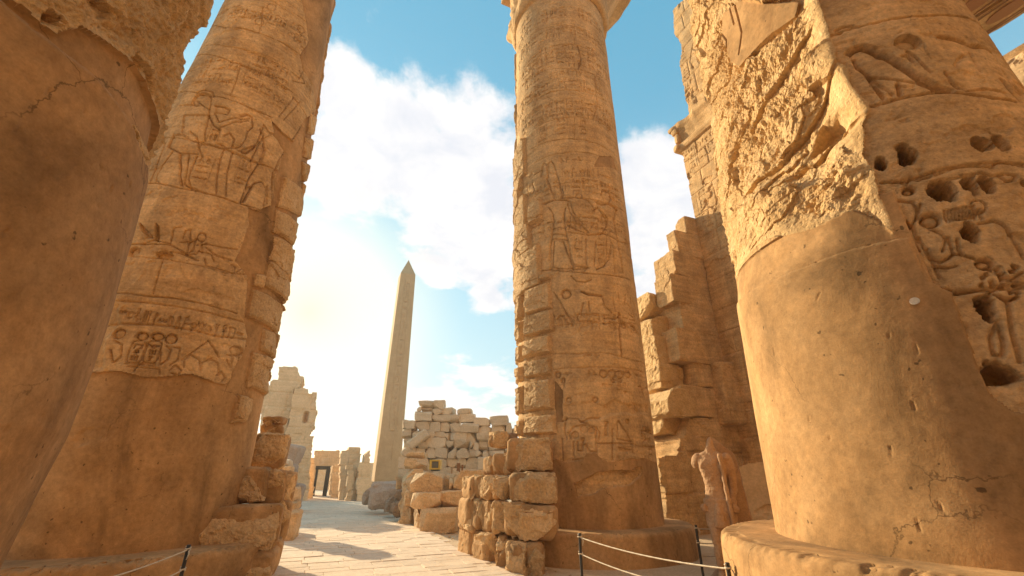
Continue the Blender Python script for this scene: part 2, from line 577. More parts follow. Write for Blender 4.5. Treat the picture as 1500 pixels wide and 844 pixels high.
def cartouche(f, cx, z0, w_, h, seed, d=0.016, disc=True):
    t = np.linspace(0, 2 * np.pi, 30)
    e = 0.38
    x = cx + w_ / 2 * np.sign(np.cos(t)) * np.abs(np.cos(t)) ** e
    z = z0 + h / 2 + h / 2 * np.sign(np.sin(t)) * np.abs(np.sin(t)) ** e
    f.stroke(np.c_[x, z], 0.016, d)
    f.stroke([(cx - w_ / 2, z0 - 0.02), (cx + w_ / 2, z0 - 0.02)], 0.015, d)
    r = random.Random(seed)
    n = 3
    for i in range(n):
        glyph(f, r.randrange(len(GLYPHS)), cx - w_ * .32, z0 + h * (.1 + i * .27), w_ * .64, h * .23, d * .9)
    if disc:
        f.disc((cx, z0 + h + w_ * .45), w_ * .46, w_ * .36, d * 1.4, 0.05, 0.3)
        f.ring((cx, z0 + h + w_ * .45), w_ * .46, w_ * .36, 0.014, d * .8)


def facets(x, y, seed):
    """broken facets: cells that each carry their own tilted plane"""
    xi = np.floor(x).astype(np.int64); yi = np.floor(y).astype(np.int64)
    best = np.full(x.shape, 1e9); h = np.zeros(x.shape)
    for dx in (-1, 0, 1):
        for dy in (-1, 0, 1):
            cx, cy = xi + dx, yi + dy
            px_ = cx + _h2(cx, cy, seed); py_ = cy + _h2(cx, cy, seed + 1)
            d = (x - px_) ** 2 + (y - py_) ** 2
            v = (_h2(cx, cy, seed + 2) - .5) + (_h2(cx, cy, seed + 3) - .5) * 1.5 * (x - px_) + (_h2(cx, cy, seed + 4) - .5) * 1.5 * (y - py_)
            m = d < best
            best = np.where(m, d, best); h = np.where(m, v, h)
    return h


def rock(S, Z, seed, amp=0.06, fr=1.3):
    """chipped broken stone: tilted facets along the bedding, ledges, pitted patches and grain"""
    wx = .40 * fbm2(S * fr * 1.5, Z * fr * 1.5, 4, seed + 2); wy = .40 * fbm2(S * fr * 1.5, Z * fr * 1.5, 4, seed + 6)
    a = facets(S * fr * .55 + wx + .3 * Z * fr, Z * fr * 1.25 + wy, seed)
    b = facets(S * fr * 1.6 + wx * 2, Z * fr * 3.3 + wy * 2 - S * fr * .6, seed + 30)
    c = facets(S * fr * 5.0 + wx * 5, Z * fr * 9.0 + wy * 5, seed + 33)
    lo = fbm2(S * fr * .5, Z * fr * .7, 4, seed + 60)
    g = fbm2(S * 16, Z * 19, 4, seed + 90, .6)
    pit = sst(fbm2(S * fr * .9 + 4, Z * fr * 1.2, 3, seed + 99), -.02, .16)
    h = np.clip(fbm2(S * 7, Z * 8, 3, seed + 95, .5) - .02, 0, 1)
    return amp * (0.85 * a + 0.28 * b + 0.10 * c + 0.8 * lo + 0.10 * g + pit * (.10 * g - .55 * h))


class Col:
    def __init__(self, x, y, prof, rref=1.8):
        self.c = np.array([x, y], float)
        self.zs = np.array([p[0] for p in prof]); self.rs = np.array([p[1] for p in prof])
        d = np.linalg.norm(self.c)
        self.v = self.c / d
        self.r = np.array([self.v[1], -self.v[0]])
        self.rref = rref
    def prof(self, z):
        return np.interp(z, self.zs, self.rs)
    def xyz(self, phi, z, rad):
        d = -np.cos(phi)[..., None] * self.v + np.sin(phi)[..., None] * self.r
        p = self.c + d * rad[..., None]
        return np.concatenate([p, z[..., None]], -1)
    def pix(self, px, py):
        d = ray(px, py)
        rad = 1.7
        for _ in range(8):
            a = d[0] ** 2 + d[1] ** 2
            b = -(d[0] * self.c[0] + d[1] * self.c[1])
            c = self.c @ self.c - rad * rad
            t = (-b - math.sqrt(max(b * b - a * c, 0))) / a
            rad = float(self.prof(EYE + d[2] * t))
        p = np.array([d[0] * t, d[1] * t]) - self.c
        phi = math.atan2(p @ self.r, -(p @ self.v))
        return (phi * self.rref, EYE + d[2] * t)
    def pp(self, pts):
        return [self.pix(*p) for p in pts]
    def field(self, z0, z1, step, half=104):
        h = math.radians(half) * self.rref
        s = np.arange(-h, h, step)
        z = np.linspace(z0, z1, int((z1 - z0) / step) + 1)
        return Field(s, z)
    def build(self, f, parent, names, mats):
        """mesh the field (fine) plus a coarse back; split the faces by ID into parts"""
        phi = f.S / self.rref
        rad = self.prof(f.Z) + f.H
        V = self.xyz(phi, f.Z, rad)
        nz, ns = f.S.shape
        idx = np.arange(nz * ns).reshape(nz, ns)
        F = np.stack([idx[:-1, :-1], idx[:-1, 1:], idx[1:, 1:], idx[1:, :-1]], -1).reshape(-1, 4)
        fid = f.ID[:-1, :-1].ravel()
        Vf = V.reshape(-1, 3)
        # coarse back
        p1 = phi[0, -1]; p0 = phi[0, 0] + 2 * np.pi
        ph = np.linspace(p1, p0, 24)
        zz = f.z[::max(1, int(0.25 / (f.z[1] - f.z[0])))]
        PH, ZZ = np.meshgrid(ph, zz)
        VB = self.xyz(PH, ZZ, self.prof(ZZ) + 0.02 * fbm2(PH * 3, ZZ * 2, 4, 5)).reshape(-1, 3)
        ib = np.arange(len(zz) * 24).reshape(len(zz), 24)
        FB = np.stack([ib[:-1, :-1], ib[:-1, 1:], ib[1:, 1:], ib[1:, :-1]], -1).reshape(-1, 4)
        for k in np.unique(fid):
            if k < 10: continue
            w_ = np.where(fid == k)[0]; Fk = F[w_]
            lab = np.arange(len(Vf))
            for _ in range(4000):
                m_ = lab[Fk].min(1); old = lab[Fk].sum()
                np.minimum.at(lab, Fk.ravel(), np.repeat(m_, 4))
                if lab[Fk].sum() == old: break
            c_ = lab[Fk[:, 0]]; u_, n_ = np.unique(c_, return_counts=True)
            fid[w_[c_ != u_[n_.argmax()]]] = 0          # stray crumbs belong to the shaft
        out = {}
        for k in np.unique(fid):
            Fk = F[fid == k]
            u, inv = np.unique(Fk, return_inverse=True)
            Vk = Vf[u]; Fk = inv.reshape(Fk.shape)
            nm, mt = (names[k], mats[k]) if k in names else ('repair_block', M_BLOCK)
            if k == 0:
                Fk = np.vstack([Fk, FB + len(Vk)]); Vk = np.vstack([Vk, VB])
            out[k] = mesh(nm, Vk, Fk, mt, parent, nm not in ('broken_face', 'repair_block'))
        return out


def jit(f, sl=None, amp=0.05, fr=3.0, seed=1):
    return amp * fbm2(f.S * fr, f.Z * fr, 4, seed), amp * fbm2(f.S * fr, f.Z * fr, 4, seed + 77)


def region(f, pts, amp=0.05, seed=1, fr=3.0):
    """full-field signed distance (negative inside) to a polygon with a broken outline"""
    ja, jb = jit(f, None, amp, fr, seed)
    S, Z = f.S + ja, f.Z + jb
    q = seg_dist(S, Z, pts, True)
    return np.where(inside(S, Z, pts), -q, q)


def base_stone(f, seed):
    f.H += 0.018 * fbm2(f.S * 0.8, f.Z * 0.9, 4, seed) + 0.004 * fbm2(f.S * 9, f.Z * 12, 4, seed + 9, .6)
    # small losses
    q = fbm2(f.S * 2.2, f.Z * 3.2, 5, seed + 21, .55)
    f.H -= 0.016 * sst(q, 0.26, 0.36)
    q = fbm2(f.S * 8, f.Z * 9, 3, seed + 41, .5)
    f.H -= 0.008 * sst(q, 0.30, 0.42)


def course(f, pts, w=0.014, d=0.022, seed=0):
    """open joint of two drums, with worn lips"""
    q = np.asarray(pts, float)
    s = np.linspace(q[0, 0], q[-1, 0], 40)
    z = np.interp(s, q[:, 0], q[:, 1]) + 0.012 * fbm2(s * 3, s * 0 + seed, 3, seed)
    f.stroke(np.c_[s, z], w, d)
    sl = f.win(np.c_[s, z], 0.1)
    S, Z = f.S[sl], f.Z[sl]
    zz = np.interp(S, s, z)
    ok = (S > s[0]) & (S < s[-1])
    q = np.abs(Z - zz) - 0.05 * np.clip(fbm2(S * 4, S * 0 + seed + 3, 4, seed + 5), 0, 1)
    f.H[sl] -= np.where(ok, 0.016 * sst(-q, -0.012, 0.012), 0)


def block_on(f, pts, k, h=0.09, amp=0.045, seed=0, edge=0.05):
    """a raised rough repair block bedded in the column; the polygon is in (s, z)"""
    sl, q = f.sdf(pts, 0.3)
    S, Z = f.S[sl], f.Z[sl]
    q = q + 0.02 * fbm2(S * 5, Z * 5, 4, seed + 3)
    m = q < 0.0
    prof = h * sst(-q, -0.005, edge) + rock(S, Z, seed, amp, 2.0)
    f.H[sl] = np.where(m, prof - 0.01, f.H[sl] - 0.02 * np.exp(-(np.maximum(q, 0) / 0.03)))
    f.ID[sl] = np.where(m, k, f.ID[sl])


def lathe(c, prof, n=72, wob=0.0, seed=0):
    t = np.linspace(0, 2 * np.pi, n + 1)[:-1]
    z = np.array([p[1] for p in prof]); r = np.array([p[0] for p in prof])
    T, Zz = np.meshgrid(t, z)
    R = np.repeat(r[:, None], n, 1)
    if wob:
        R = R + wob * fbm2(np.cos(T) * 3 + seed, np.sin(T) * 3 + Zz * 2, 4, seed) * (R > 0.05)
    V = np.stack([c[0] + R * np.cos(T), c[1] + R * np.sin(T), Zz], -1).reshape(-1, 3)
    i = np.arange(len(z) * n).reshape(len(z), n)
    j = np.roll(i, -1, 1)
    F = np.stack([i[:-1], j[:-1], j[1:], i[1:]], -1).reshape(-1, 4)
    return V, F


def resample(prof, step=0.05):
    out = []
    for (r0, z0), (r1, z1) in zip(prof[:-1], prof[1:]):
        L = math.hypot(r1 - r0, z1 - z0)
        n = max(1, int(L / step))
        for i in range(n):
            t = i / n
            out.append((r0 + (r1 - r0) * t, z0 + (z1 - z0) * t))
    out.append(prof[-1])
    return out


# ------------------------------------------------------------------ the great columns
NAMES = {0: 'carved_shaft', 1: 'plaster_facing', 2: 'broken_face', 3: 'plaster_collar', 4: 'plaster_patch', 5: 'plaster_patch', 6: 'plaster_patch', 7: 'broken_patch'}
CMATS = {0: M_CARVED, 1: M_PLASTER, 2: M_BROKEN, 3: M_PLASTER, 4: M_PLASTER, 5: M_PLASTER, 6: M_PLASTER, 7: M_BROKEN}


def capital(c, z, r, parent, seed, broken=None):
    """open papyrus bell on a torus band, with an abacus block"""
    prof = resample([(r * 1.0, z), (r * 1.07, z + .05), (r * 1.12, z + .25), (r * 1.11, z + .7), (r * 1.15, z + 1.3), (r * 1.35, z + 2.1),
                     (r * 1.6, z + 2.9), (r * 1.95, z + 3.3), (r * 2.0, z + 3.45), (r * 1.9, z + 3.55), (0.02, z + 3.56)], 0.06)
    V, F = lathe(c, prof, 160, 0.05, seed)
    p = V - np.array([c[0], c[1], 0])
    d = np.linalg.norm(p[:, :2], axis=1) + 1e-6
    th = np.arctan2(p[:, 1], p[:, 0])
    k = 1 + 0.02 * fbm2(th * 6, p[:, 2] * 2, 4, seed)
    if broken is not None:
        az, wid, lim = broken
        da = np.abs((th - az + np.pi) % (2 * np.pi) - np.pi) + 0.35 * fbm2(th * 3 + 9, p[:, 2] * 1.5, 4, seed + 3)
        cut = sst(wid - da, 0, 0.5)
        tgt = np.minimum(d, lim + 0.25 * fbm2(th * 4, p[:, 2] * 2.2, 4, seed + 8))
        k = k * (1 + cut * (tgt / d - 1))
    V[:, :2] = np.array(c) + p[:, :2] * k[:, None]
    mesh('bell_capital', V, F, M_CARVED, parent)
    a = r * 1.05
    ang = math.atan2(AX[1], AX[0])
    B = [(sx * a, sy * a, zz) for zz in (z + 3.56, z + 4.5) for sx, sy in ((-1, -1), (1, -1), (1, 1), (-1, 1))]
    ca, sa = math.cos(ang), math.sin(ang)
    B = [(c[0] + x * ca - y * sa, c[1] + x * sa + y * ca, zz) for x, y, zz in B]
    mesh('abacus', B, [(3, 2, 1, 0), (4, 5, 6, 7), (0, 1, 5, 4), (1, 2, 6, 5), (2, 3, 7, 6), (3, 0, 4, 7)], M_CARVED, parent, False)


def plinth(c, r, z, parent, seed, chip=0.06):
    prof = resample([(r * 1.01, -0.1), (r * 1.005, z - 0.30), (r, z - 0.08), (r - 0.015, z - 0.03), (r - 0.05, z), (0.5, z + 0.004)], 0.022)
    V, F = lathe(c, prof, 760, 0.012, seed)
    p = V - np.array([c[0], c[1], 0]); th = np.arctan2(p[:, 1], p[:, 0])
    e = np.clip(fbm2(th * 40, V[:, 2] * 16 + seed, 5, seed, .65) + 0.22, 0, 1) * chip * 1.5
    edge = np.exp(-((V[:, 2] - z) / 0.05) ** 2) * (np.hypot(p[:, 0], p[:, 1]) > r - 0.16)
    V[:, 2] -= e * edge * 0.5
    V[:, :2] -= (p[:, :2] / r) * (e * edge * 0.8)[:, None]
    mesh('plinth', V, F, M_PLASTER, parent)


GC = 'giant papyrus columns lining the nave'

# ---- the sunlit column on the right, its face broken away above smooth plaster
R = Col(4.645, 4.76, [(1.0, 1.80), (2.4, 1.755), (4.3, 1.668), (6.0, 1.60), (9.9, 1.45), (19, 1.35)])
colR = thing('papyrus_column', 'huge column with a rough sunlit broken face and square holes above smooth plaster', 'column', (R.c[0], R.c[1], 0), GC); colR['kind'] = 'thing'
f = R.field(1.08, 10.6, 0.0118, 96)
base_stone(f, 11)
rz = f.Z
ridge = R.pp([(1195, -60), (1200, 0), (1215, 45), (1222, 85), (1245, 125), (1272, 160), (1262, 185), (1270, 225), (1284, 250), (1290, 290), (1308, 330), (1312, 352)])
broken = ridge + R.pp([(1290, 325), (1250, 310), (1180, 335), (1120, 355), (1085, 388), (1075, 410)]) + [(-3.6, R.pix(1075, 410)[1] - .1), (-3.6, 12.0), (ridge[0][0], 12.0)]
qb = region(f, broken, 0.10, 3, 2.2)
plast = R.pp([(1333, 350), (1345, 385), (1360, 415), (1395, 430), (1410, 480), (1430, 540), (1450, 580), (1480, 605), (1530, 612)])
plast = plast + [(3.6, plast[-1][1] - .2), (3.6, .5), (-3.6, .5), (-3.6, R.pix(1085, 445)[1])] + R.pp([(1085, 445), (1150, 405), (1240, 370)])
qp = region(f, plast, 0.03, 5, 2.0)
shoulder = R.pp([(1085, 445), (1150, 405), (1240, 370), (1333, 350), (1312, 352), (1290, 325), (1250, 310), (1180, 335), (1120, 355), (1085, 388)])
# courses and carvings of the surviving face
for i, P in enumerate([[(1215, 52), (1265, 37), (1325, 25), (1367, 22), (1410, 24), (1445, 40)],
                       [(1273, 157), (1304, 148), (1346, 138), (1398, 136), (1416, 138), (1461, 145), (1490, 150)],
                       [(1290, 268), (1335, 262), (1380, 248), (1440, 240), (1500, 240)],
                       [(1400, 430), (1450, 425), (1500, 420)]]):
    course(f, R.pp(P), 0.018, 0.03, i)
H8 = lambda x, y: (1200 + x / 3.837, y / 3.837)
G7 = lambda x, y: (1230 + x / 3.126, 180 + y / 3.126)
h8 = lambda L: R.pp([H8(*p) for p in L])
g7 = lambda L: R.pp([G7(*p) for p in L])
# the bird: a broad undercut back and a softly modelled breast
back = h8([(160, 295), (205, 262), (245, 255), (280, 262), (345, 292), (425, 332), (505, 388), (585, 442), (650, 475), (745, 502)])
f.stroke(back, 0.040, 0.075)
f.sunk(h8([(160, 295), (205, 262), (280, 268), (345, 300), (425, 345), (505, 400), (585, 455), (745, 503), (600, 515), (420, 545), (360, 570), (300, 470), (260, 410), (210, 375), (190, 330)]), 0.028, 0.10, 0.25)
f.stroke(h8([(190, 330), (210, 375), (260, 410), (300, 470), (360, 540)]), 0.03, 0.03)
f.stroke(h8([(270, 415), (340, 470), (420, 520)]), 0.02, 0.018)
f.stroke(h8([(280, 425), (420, 440), (560, 455), (650, 492)]), 0.02, 0.022)
f.stroke(h8([(445, 465), (452, 490), (460, 512)]), 0.028, 0.035)
f.stroke(h8([(445, 470), (485, 478)]), 0.016, 0.02)
dd = h8([(500, 235), (580, 235), (500, 190)])
rx = abs(dd[1][0] - dd[0][0]); rzz = abs(dd[2][1] - dd[0][1])
f.disc(dd[0], rx, rzz, 0.07, 0.10, 0.35)
f.stroke(h8([(585, 235), (600, 290), (635, 332)]), 0.012, 0.012)
f.stroke(h8([(470, 312), (500, 312), (530, 345)]), 0.028, 0.028)
f.stroke(h8([(495, 288), (540, 315), (580, 360), (625, 405)]), 0.022, 0.025)
f.stroke(h8([(690, 205), (780, 225), (860, 258), (930, 260), (975, 292)]), 0.042, 0.07)
f.stroke(h8([(712, 405), (745, 455), (790, 492), (828, 508), (940, 500), (1050, 522)]), 0.022, 0.035)
f.stroke(h8([(1035, 450), (1080, 510), (1125, 560)]), 0.040, 0.06)
f.stroke(h8([(1040, 395), (1090, 470), (1140, 520)]), 0.03, 0.04)
f.stroke(h8([(90, 170), (130, 150), (210, 145)]), 0.022, 0.03)
f.stroke(h8([(410, 548), (480, 535), (540, 530), (640, 512), (740, 505)]), 0.03, 0.05)
f.stroke(h8([(770, 370), (790, 330), (820, 310)]), 0.03, 0.02)
f.stroke(h8([(850, 300), (880, 345), (910, 395)]), 0.03, 0.02)
# the signs round the holes
g7s = lambda L, w=0.016, d=0.026: f.stroke(g7(L), w, d)
for L in [[(430, 225), (440, 240), (520, 210), (600, 200), (700, 205), (720, 180), (800, 190), (844, 200)],
          [(250, 265), (280, 268), (310, 285), (320, 250), (350, 262), (410, 250)],
          [(420, 270), (520, 255), (640, 230), (700, 245), (760, 235), (800, 240)],
          [(730, 245), (760, 270), (800, 262), (810, 240)],
          [(225, 370), (270, 358), (330, 365), (352, 395), (345, 440), (330, 470)],
          [(370, 370), (365, 400), (350, 440)],
          [(410, 485), (460, 500), (490, 530), (470, 590)], [(330, 470), (345, 530), (365, 590)],
          [(325, 540), (360, 600), (380, 650), (410, 720)], [(360, 530), (390, 590), (430, 650), (455, 710)],
          [(400, 580), (420, 620), (460, 640), (500, 620), (520, 600)], [(440, 660), (490, 665), (535, 655)],
          [(500, 520), (520, 600), (560, 605), (620, 620)], [(540, 530), (545, 580), (560, 600)],
          [(700, 445), (750, 460), (790, 510), (830, 580), (844, 620)], [(640, 460), (690, 450)],
          [(690, 675), (740, 700), (790, 720), (830, 690)], [(380, 710), (400, 745), (470, 765), (510, 770)],
          [(510, 785), (600, 770), (690, 755), (760, 745), (844, 735)], [(735, 700), (745, 745), (700, 770)], [(740, 800), (770, 830), (810, 800)]]:
    g7s(L)
for k in range(9):
    x = 478 + k * 17
    g7s([(x, 400 - k * 3), (x + 6, 440), (x + 14, 455 - k * 4)], 0.011, 0.022)
f.ring(g7([(637, 380)])[0], .05, .06, .012, .02); g7s([(640, 395), (655, 440)], .012, .022); g7s([(620, 415), (665, 405)], .012, .022)
for cx, cy, a, b in [(415, 445, 50, 32), (285, 478, 38, 28), (668, 645, 42, 26), (315, 310, 30, 18)]:
    p0, p1, p2 = g7([(cx, cy), (cx + a, cy), (cx, cy - b)])
    f.disc(p0, abs(p1[0] - p0[0]), abs(p2[1] - p0[1]), 0.045, 0.07, 0.3)
    f.ring(p0, abs(p1[0] - p0[0]), abs(p2[1] - p0[1]), 0.018, 0.025)
r_ = random.Random(4)
for k in range(26):
    x, y = r_.uniform(640, 830), r_.uniform(650, 800)
    f.disc(g7([(x, y)])[0], .018, .02, .03, .03, .7)
f.stroke(R.pp([(1462, 470), (1470, 500), (1468, 522), (1455, 520), (1450, 495), (1462, 470)]), .02, .03)
f.stroke(R.pp([(1475, 440), (1482, 480), (1494, 530)]), .02, .03)
f.stroke(R.pp([(1452, 428), (1470, 440), (1490, 436)]), .018, .03)
f.H += 0.03 * fbm2(f.S * 1.6, f.Z * 2.0, 5, 60, .6) * sst(-(f.Z - R.pix(1400, 255)[1]), 0, .3) * (f.S > 0)
for i, (cx, cy, a, b) in enumerate([(185, 190, 30, 34), (300, 150, 44, 50), (648, 98, 46, 36), (735, 92, 34, 40), (465, 305, 62, 48), (600, 288, 36, 44), (682, 285, 34, 36), (603, 495, 42, 40), (842, 280, 18, 22)]):
    p0, p1, p2 = g7([(cx, cy), (cx + a, cy), (cx, cy - b)])
    f.hole(p0, abs(p1[0] - p0[0]), abs(p2[1] - p0[1]), 0.34, i * 7)
for cx, cy, a, b in [(1444, 452, 13, 17), (1462, 549, 24, 19)]:
    p0, p1, p2 = R.pp([(cx, cy), (cx + a, cy), (cx, cy - b)])
    f.hole(p0, abs(p1[0] - p0[0]), abs(p2[1] - p0[1]), 0.30, cx)
# plaster: proud of the stone, trowelled and stained
pl = 0.045 + 0.012 * fbm2(f.S * .7, f.Z * .7, 3, 71) + 0.003 * fbm2(f.S * 3, f.Z * 3, 3, 72)
m = qp < 0
f.H = np.where(m, pl * sst(-qp, -0.012, 0.012), f.H)
f.ID[m] = 1
for a, b in [((1205, 430), (1200, 440)), ((1341, 505), (1344, 520)), ((1338, 590), (1341, 602)), ((1400, 560), (1405, 566)), ((1306, 655), (1309, 668)), ((1190, 610), (1191, 617)), ((1138, 510), (1140, 522)), ((1220, 640), (1220, 645)), ((1304, 490), (1304, 495)), ((1375, 735), (1384, 750)), ((1344, 760), (1350, 778))]:
    f.stroke(R.pp([a, b]), 0.008, 0.006)

# collar of older plaster sloping up under the broken face
zc0, sc0 = R.pix(1312, 352)[1], R.pix(1312, 352)[0]
sl = (slice(None), slice(None))
mm = (f.ID == 0) & (qb >= 0) & (f.S < sc0 + .12) & (f.Z < zc0 + .5) & (qp > 0) & (qp < 2.2)
f.ID[mm] = 3
# the broken face: the cylinder is cut back to a rough chord facing the sun
sr = np.interp(f.Z, [p[1] for p in ridge][::-1], [p[0] for p in ridge][::-1])
ph_r = sr / R.rref; ph_l = -1.52
midp = (ph_r + ph_l) / 2; halfp = (ph_r - ph_l) / 2
ph = np.clip(f.S / R.rref, ph_l, ph_r)
chord = R.prof(f.Z) * (np.cos(halfp) / np.cos(ph - midp) - 1)
ch = np.maximum(chord * 0.62, -0.50) * (.22 + .78 * sst(f.Z - R.pix(1120, 355)[1], 0.0, 1.8))
mb = (qb < 0) & (f.ID == 0)
mc = f.ID == 3
tt = sst(np.clip(qp, 0, None) / (np.clip(qp, 0, None) + np.clip(qb, 0, None) + 1e-4), 0.0, 1.0)
f.H = np.where(mc, 0.028 * (1 - tt) + (ch * 0.92 + 0.03) * tt + 0.012 * fbm2(f.S * 2, f.Z * 2, 3, 8), f.H)
rk = rock(f.S, f.Z, 5, 0.13, 1.1) + 0.05 * fbm2(f.S * 2.2 + f.Z * 1.4, f.Z * 3.0 - f.S * 1.2, 4, 18, .55)
lip = 0.035 * np.exp(-(qb / 0.10) ** 2)
dr = np.abs(f.S - sr)
wb = sst(-qb, 0.0, 0.30) * (1 - np.exp(-(dr / .3) ** 2)) + np.exp(-(dr / .3) ** 2)
rk = rk * wb + .03 * (1 - wb)
wlow = sst(-qb, 0.0, .30) if False else wb
f.H = np.where(mb, (ch * (.92 + .08 * wb) + rk) * sst(dr, 0.0, 0.25) + 0.035 * np.exp(-(dr / 0.10) ** 2), f.H)
f.ID[mb] = 2
cav = R.pp([(1180, 190), (1195, 165), (1225, 150), (1245, 160), (1230, 190), (1200, 205), (1170, 215)])
sl, q = f.sdf(cav, .3)
f.H[sl] -= 0.22 * sst(-q + 0.06 * fbm2(f.S[sl] * 5, f.Z[sl] * 5, 3, 4), -0.04, 0.12)
for L in [[(1065, 290), (1110, 235), (1160, 180), (1200, 130), (1225, 90)], [(1130, 250), (1180, 225), (1240, 180), (1268, 172)], [(1060, 200), (1090, 140), (1140, 80), (1190, 30)]]:
    f.ledge(R.pp(L), 0.09, 0.22)
# carved remnants and a smooth patch near the left edge, high up
patch = R.pp([(1052, 95), (1072, 72), (1120, 30), (1160, 12), (1170, -10), (1060, -10), (1030, 20), (1028, 60), (1040, 90)])
sl, q = f.sdf(patch, .2)
mm = q + 0.03 * fbm2(f.S[sl] * 4, f.Z[sl] * 4, 3, 2) < 0
f.H[sl] = np.where(mm, ch[sl] * 0.9 - 0.02 + 0.01 * fbm2(f.S[sl] * 2, f.Z[sl] * 2, 3, 9), f.H[sl])
f.ID[sl] = np.where(mm & (f.ID[sl] == 2), 4, f.ID[sl])
for L in [[(1022, 60), (1028, 52), (1034, 60), (1034, 110)], [(1050, 0), (1058, 40), (1052, 75)], [(1038, 125), (1045, 180), (1050, 200)], [(1040, 0), (1046, 30)]]:
    f.stroke(R.pp(L), 0.025, 0.025)
pR = R.build(f, colR, NAMES, CMATS)
plinth(R.c, 2.42, 1.085, colR, 3, 0.03)
capital(R.c, 17.5, 1.36, colR, 5)
V, F = lathe(R.c, resample([(R.prof(10.6) + .0, 10.6), (1.36, 17.6)], 0.4), 96, 0.02, 2)
mesh('upper_shaft', V, F, M_CARVED, colR)
# small white survey disc stuck on the plaster
sp, zp = R.pix(1340, 444)
cen = R.xyz(np.array([sp / R.rref]), np.array([zp]), np.array([R.prof(zp) + 0.062]))[0]
nrm = np.array([cen[0] - R.c[0], cen[1] - R.c[1], 0]); nrm /= np.linalg.norm(nrm)
tx = np.array([-nrm[1], nrm[0], 0]); uz = np.array([0, 0, 1.])
t = np.linspace(0, 2 * np.pi, 25)[:-1]
ring = [cen + 0.034 * (np.cos(a) * tx + np.sin(a) * uz * .9) for a in t]
cen = cen
Vd = ring + [p + nrm * 0.008 for p in ring]
mesh('survey_disc', Vd, [tuple(range(24, 48))] + [(i, (i + 1) % 24, 24 + (i + 1) % 24, 24 + i) for i in range(24)], M_STICK, colR, False)

# ---- the shaded column on the left with two carved figures
C2 = Col(-6.85, 8.60, [(0.6, 1.77), (1.5, 1.80), (6.1, 1.68), (10.3, 1.50), (15, 1.26), (19, 1.2)])
col2 = thing('papyrus_column', 'shaded column carved with two facing figures and cartouches, brown plaster below', 'column', (C2.c[0], C2.c[1], 0), GC); col2['kind'] = 'thing'
f = C2.field(0.58, 16.0, 0.0130, 94)
base_stone(f, 23)
A3 = lambda x, y: (200 + x / 3.0143, 40 + y / 3.0143)
B3 = lambda x, y: (120 + x / 2.6375, 300 + y / 2.6375)
a3 = lambda L: C2.pp([A3(*p) for p in L])
b3 = lambda L: C2.pp([B3(*p) for p in L])
for i, P in enumerate([a3([(150, 285), (185, 290), (290, 295), (415, 320), (520, 365), (600, 400)]), a3([(20, 690), (100, 690), (200, 712), (320, 735), (440, 775), (550, 810)]),
                       a3([(215, 125), (235, 125), (420, 155), (560, 205), (690, 290)]), a3([(300, -10), (390, 0), (540, 25), (680, 90), (720, 120)]),
                       a3([(110, 490), (270, 505), (400, 540), (540, 600), (640, 640)]), b3([(150, 155), (240, 152), (345, 155), (450, 215)]),
                       b3([(100, 340), (255, 352), (370, 365), (480, 385), (600, 420)]), b3([(150, 200), (300, 207), (450, 235), (560, 265), (640, 270)]),
                       C2.pp([(290, -20), (360, -12), (420, 15), (470, 55)]), C2.pp([(270, 62), (330, 68), (400, 90), (440, 115)])]):
    course(f, P, 0.016, 0.03 if i < 7 else 0.014, i + 20)
for L in [a3([(455, 170), (440, 240), (415, 300)]), b3([(312, 208), (295, 270), (275, 345)]), a3([(540, 25), (545, 0)]), C2.pp([(385, 10), (382, 45)])]:
    f.stroke(L, 0.016, 0.022)
# figure on the left (king): disc-headed, arms raised, kilt, striding legs
S_ = lambda L, w=0.022, d=0.030: f.stroke(a3(L), w, d)
for P in [[(318, 385), (340, 430), (372, 452), (345, 500), (300, 508), (250, 500), (200, 470), (205, 385)], [(190, 470), (250, 500), (290, 510), (270, 560), (190, 556), (140, 530), (160, 480)], [(190, 560), (232, 560), (222, 640), (210, 690), (255, 718), (200, 702), (188, 650)],
          [(560, 490), (600, 470), (650, 510), (662, 548), (610, 640), (600, 720), (575, 720), (555, 680), (520, 690), (475, 770), (460, 770), (500, 660), (540, 600)], [(345, 345), (385, 348), (412, 365), (400, 385), (350, 375)], [(455, 390), (490, 382), (512, 395), (516, 440), (490, 460), (455, 420)]]:
    f.sunk(a3(P), .026, .07, .12)
f.disc(a3([(285, 318)])[0], .24, .22, 0.035, .09, .3)
for L in [[(258, 300), (270, 285), (300, 277), (335, 285), (343, 305)], [(190, 345), (260, 343)], [(262, 320), (300, 350), (320, 360)], [(330, 315), (325, 345), (318, 385), (340, 430), (370, 452)],
          [(345, 345), (385, 348), (412, 365), (400, 385), (350, 375)], [(345, 380), (365, 420), (430, 400), (470, 405), (500, 400)], [(365, 445), (430, 420), (495, 412)],
          [(455, 390), (490, 382), (512, 395), (516, 440), (490, 460), (480, 500), (455, 530), (400, 535), (370, 515)], [(318, 385), (300, 470), (300, 505), (250, 500)],
          [(235, 460), (265, 480), (270, 520), (290, 570)], [(165, 470), (140, 530), (190, 555), (270, 560)], [(130, 510), (90, 610), (55, 690)], [(165, 545), (110, 620), (85, 670), (100, 690)],
          [(190, 560), (195, 630), (188, 650), (198, 700)], [(232, 560), (222, 640), (210, 690), (255, 718)], [(265, 570), (240, 630), (228, 670), (240, 705), (310, 735)],
          [(385, 540), (365, 600), (355, 660), (352, 735)], [(425, 550), (400, 640), (395, 745)], [(270, 515), (340, 525), (440, 560), (500, 590)]]:
    S_(L)
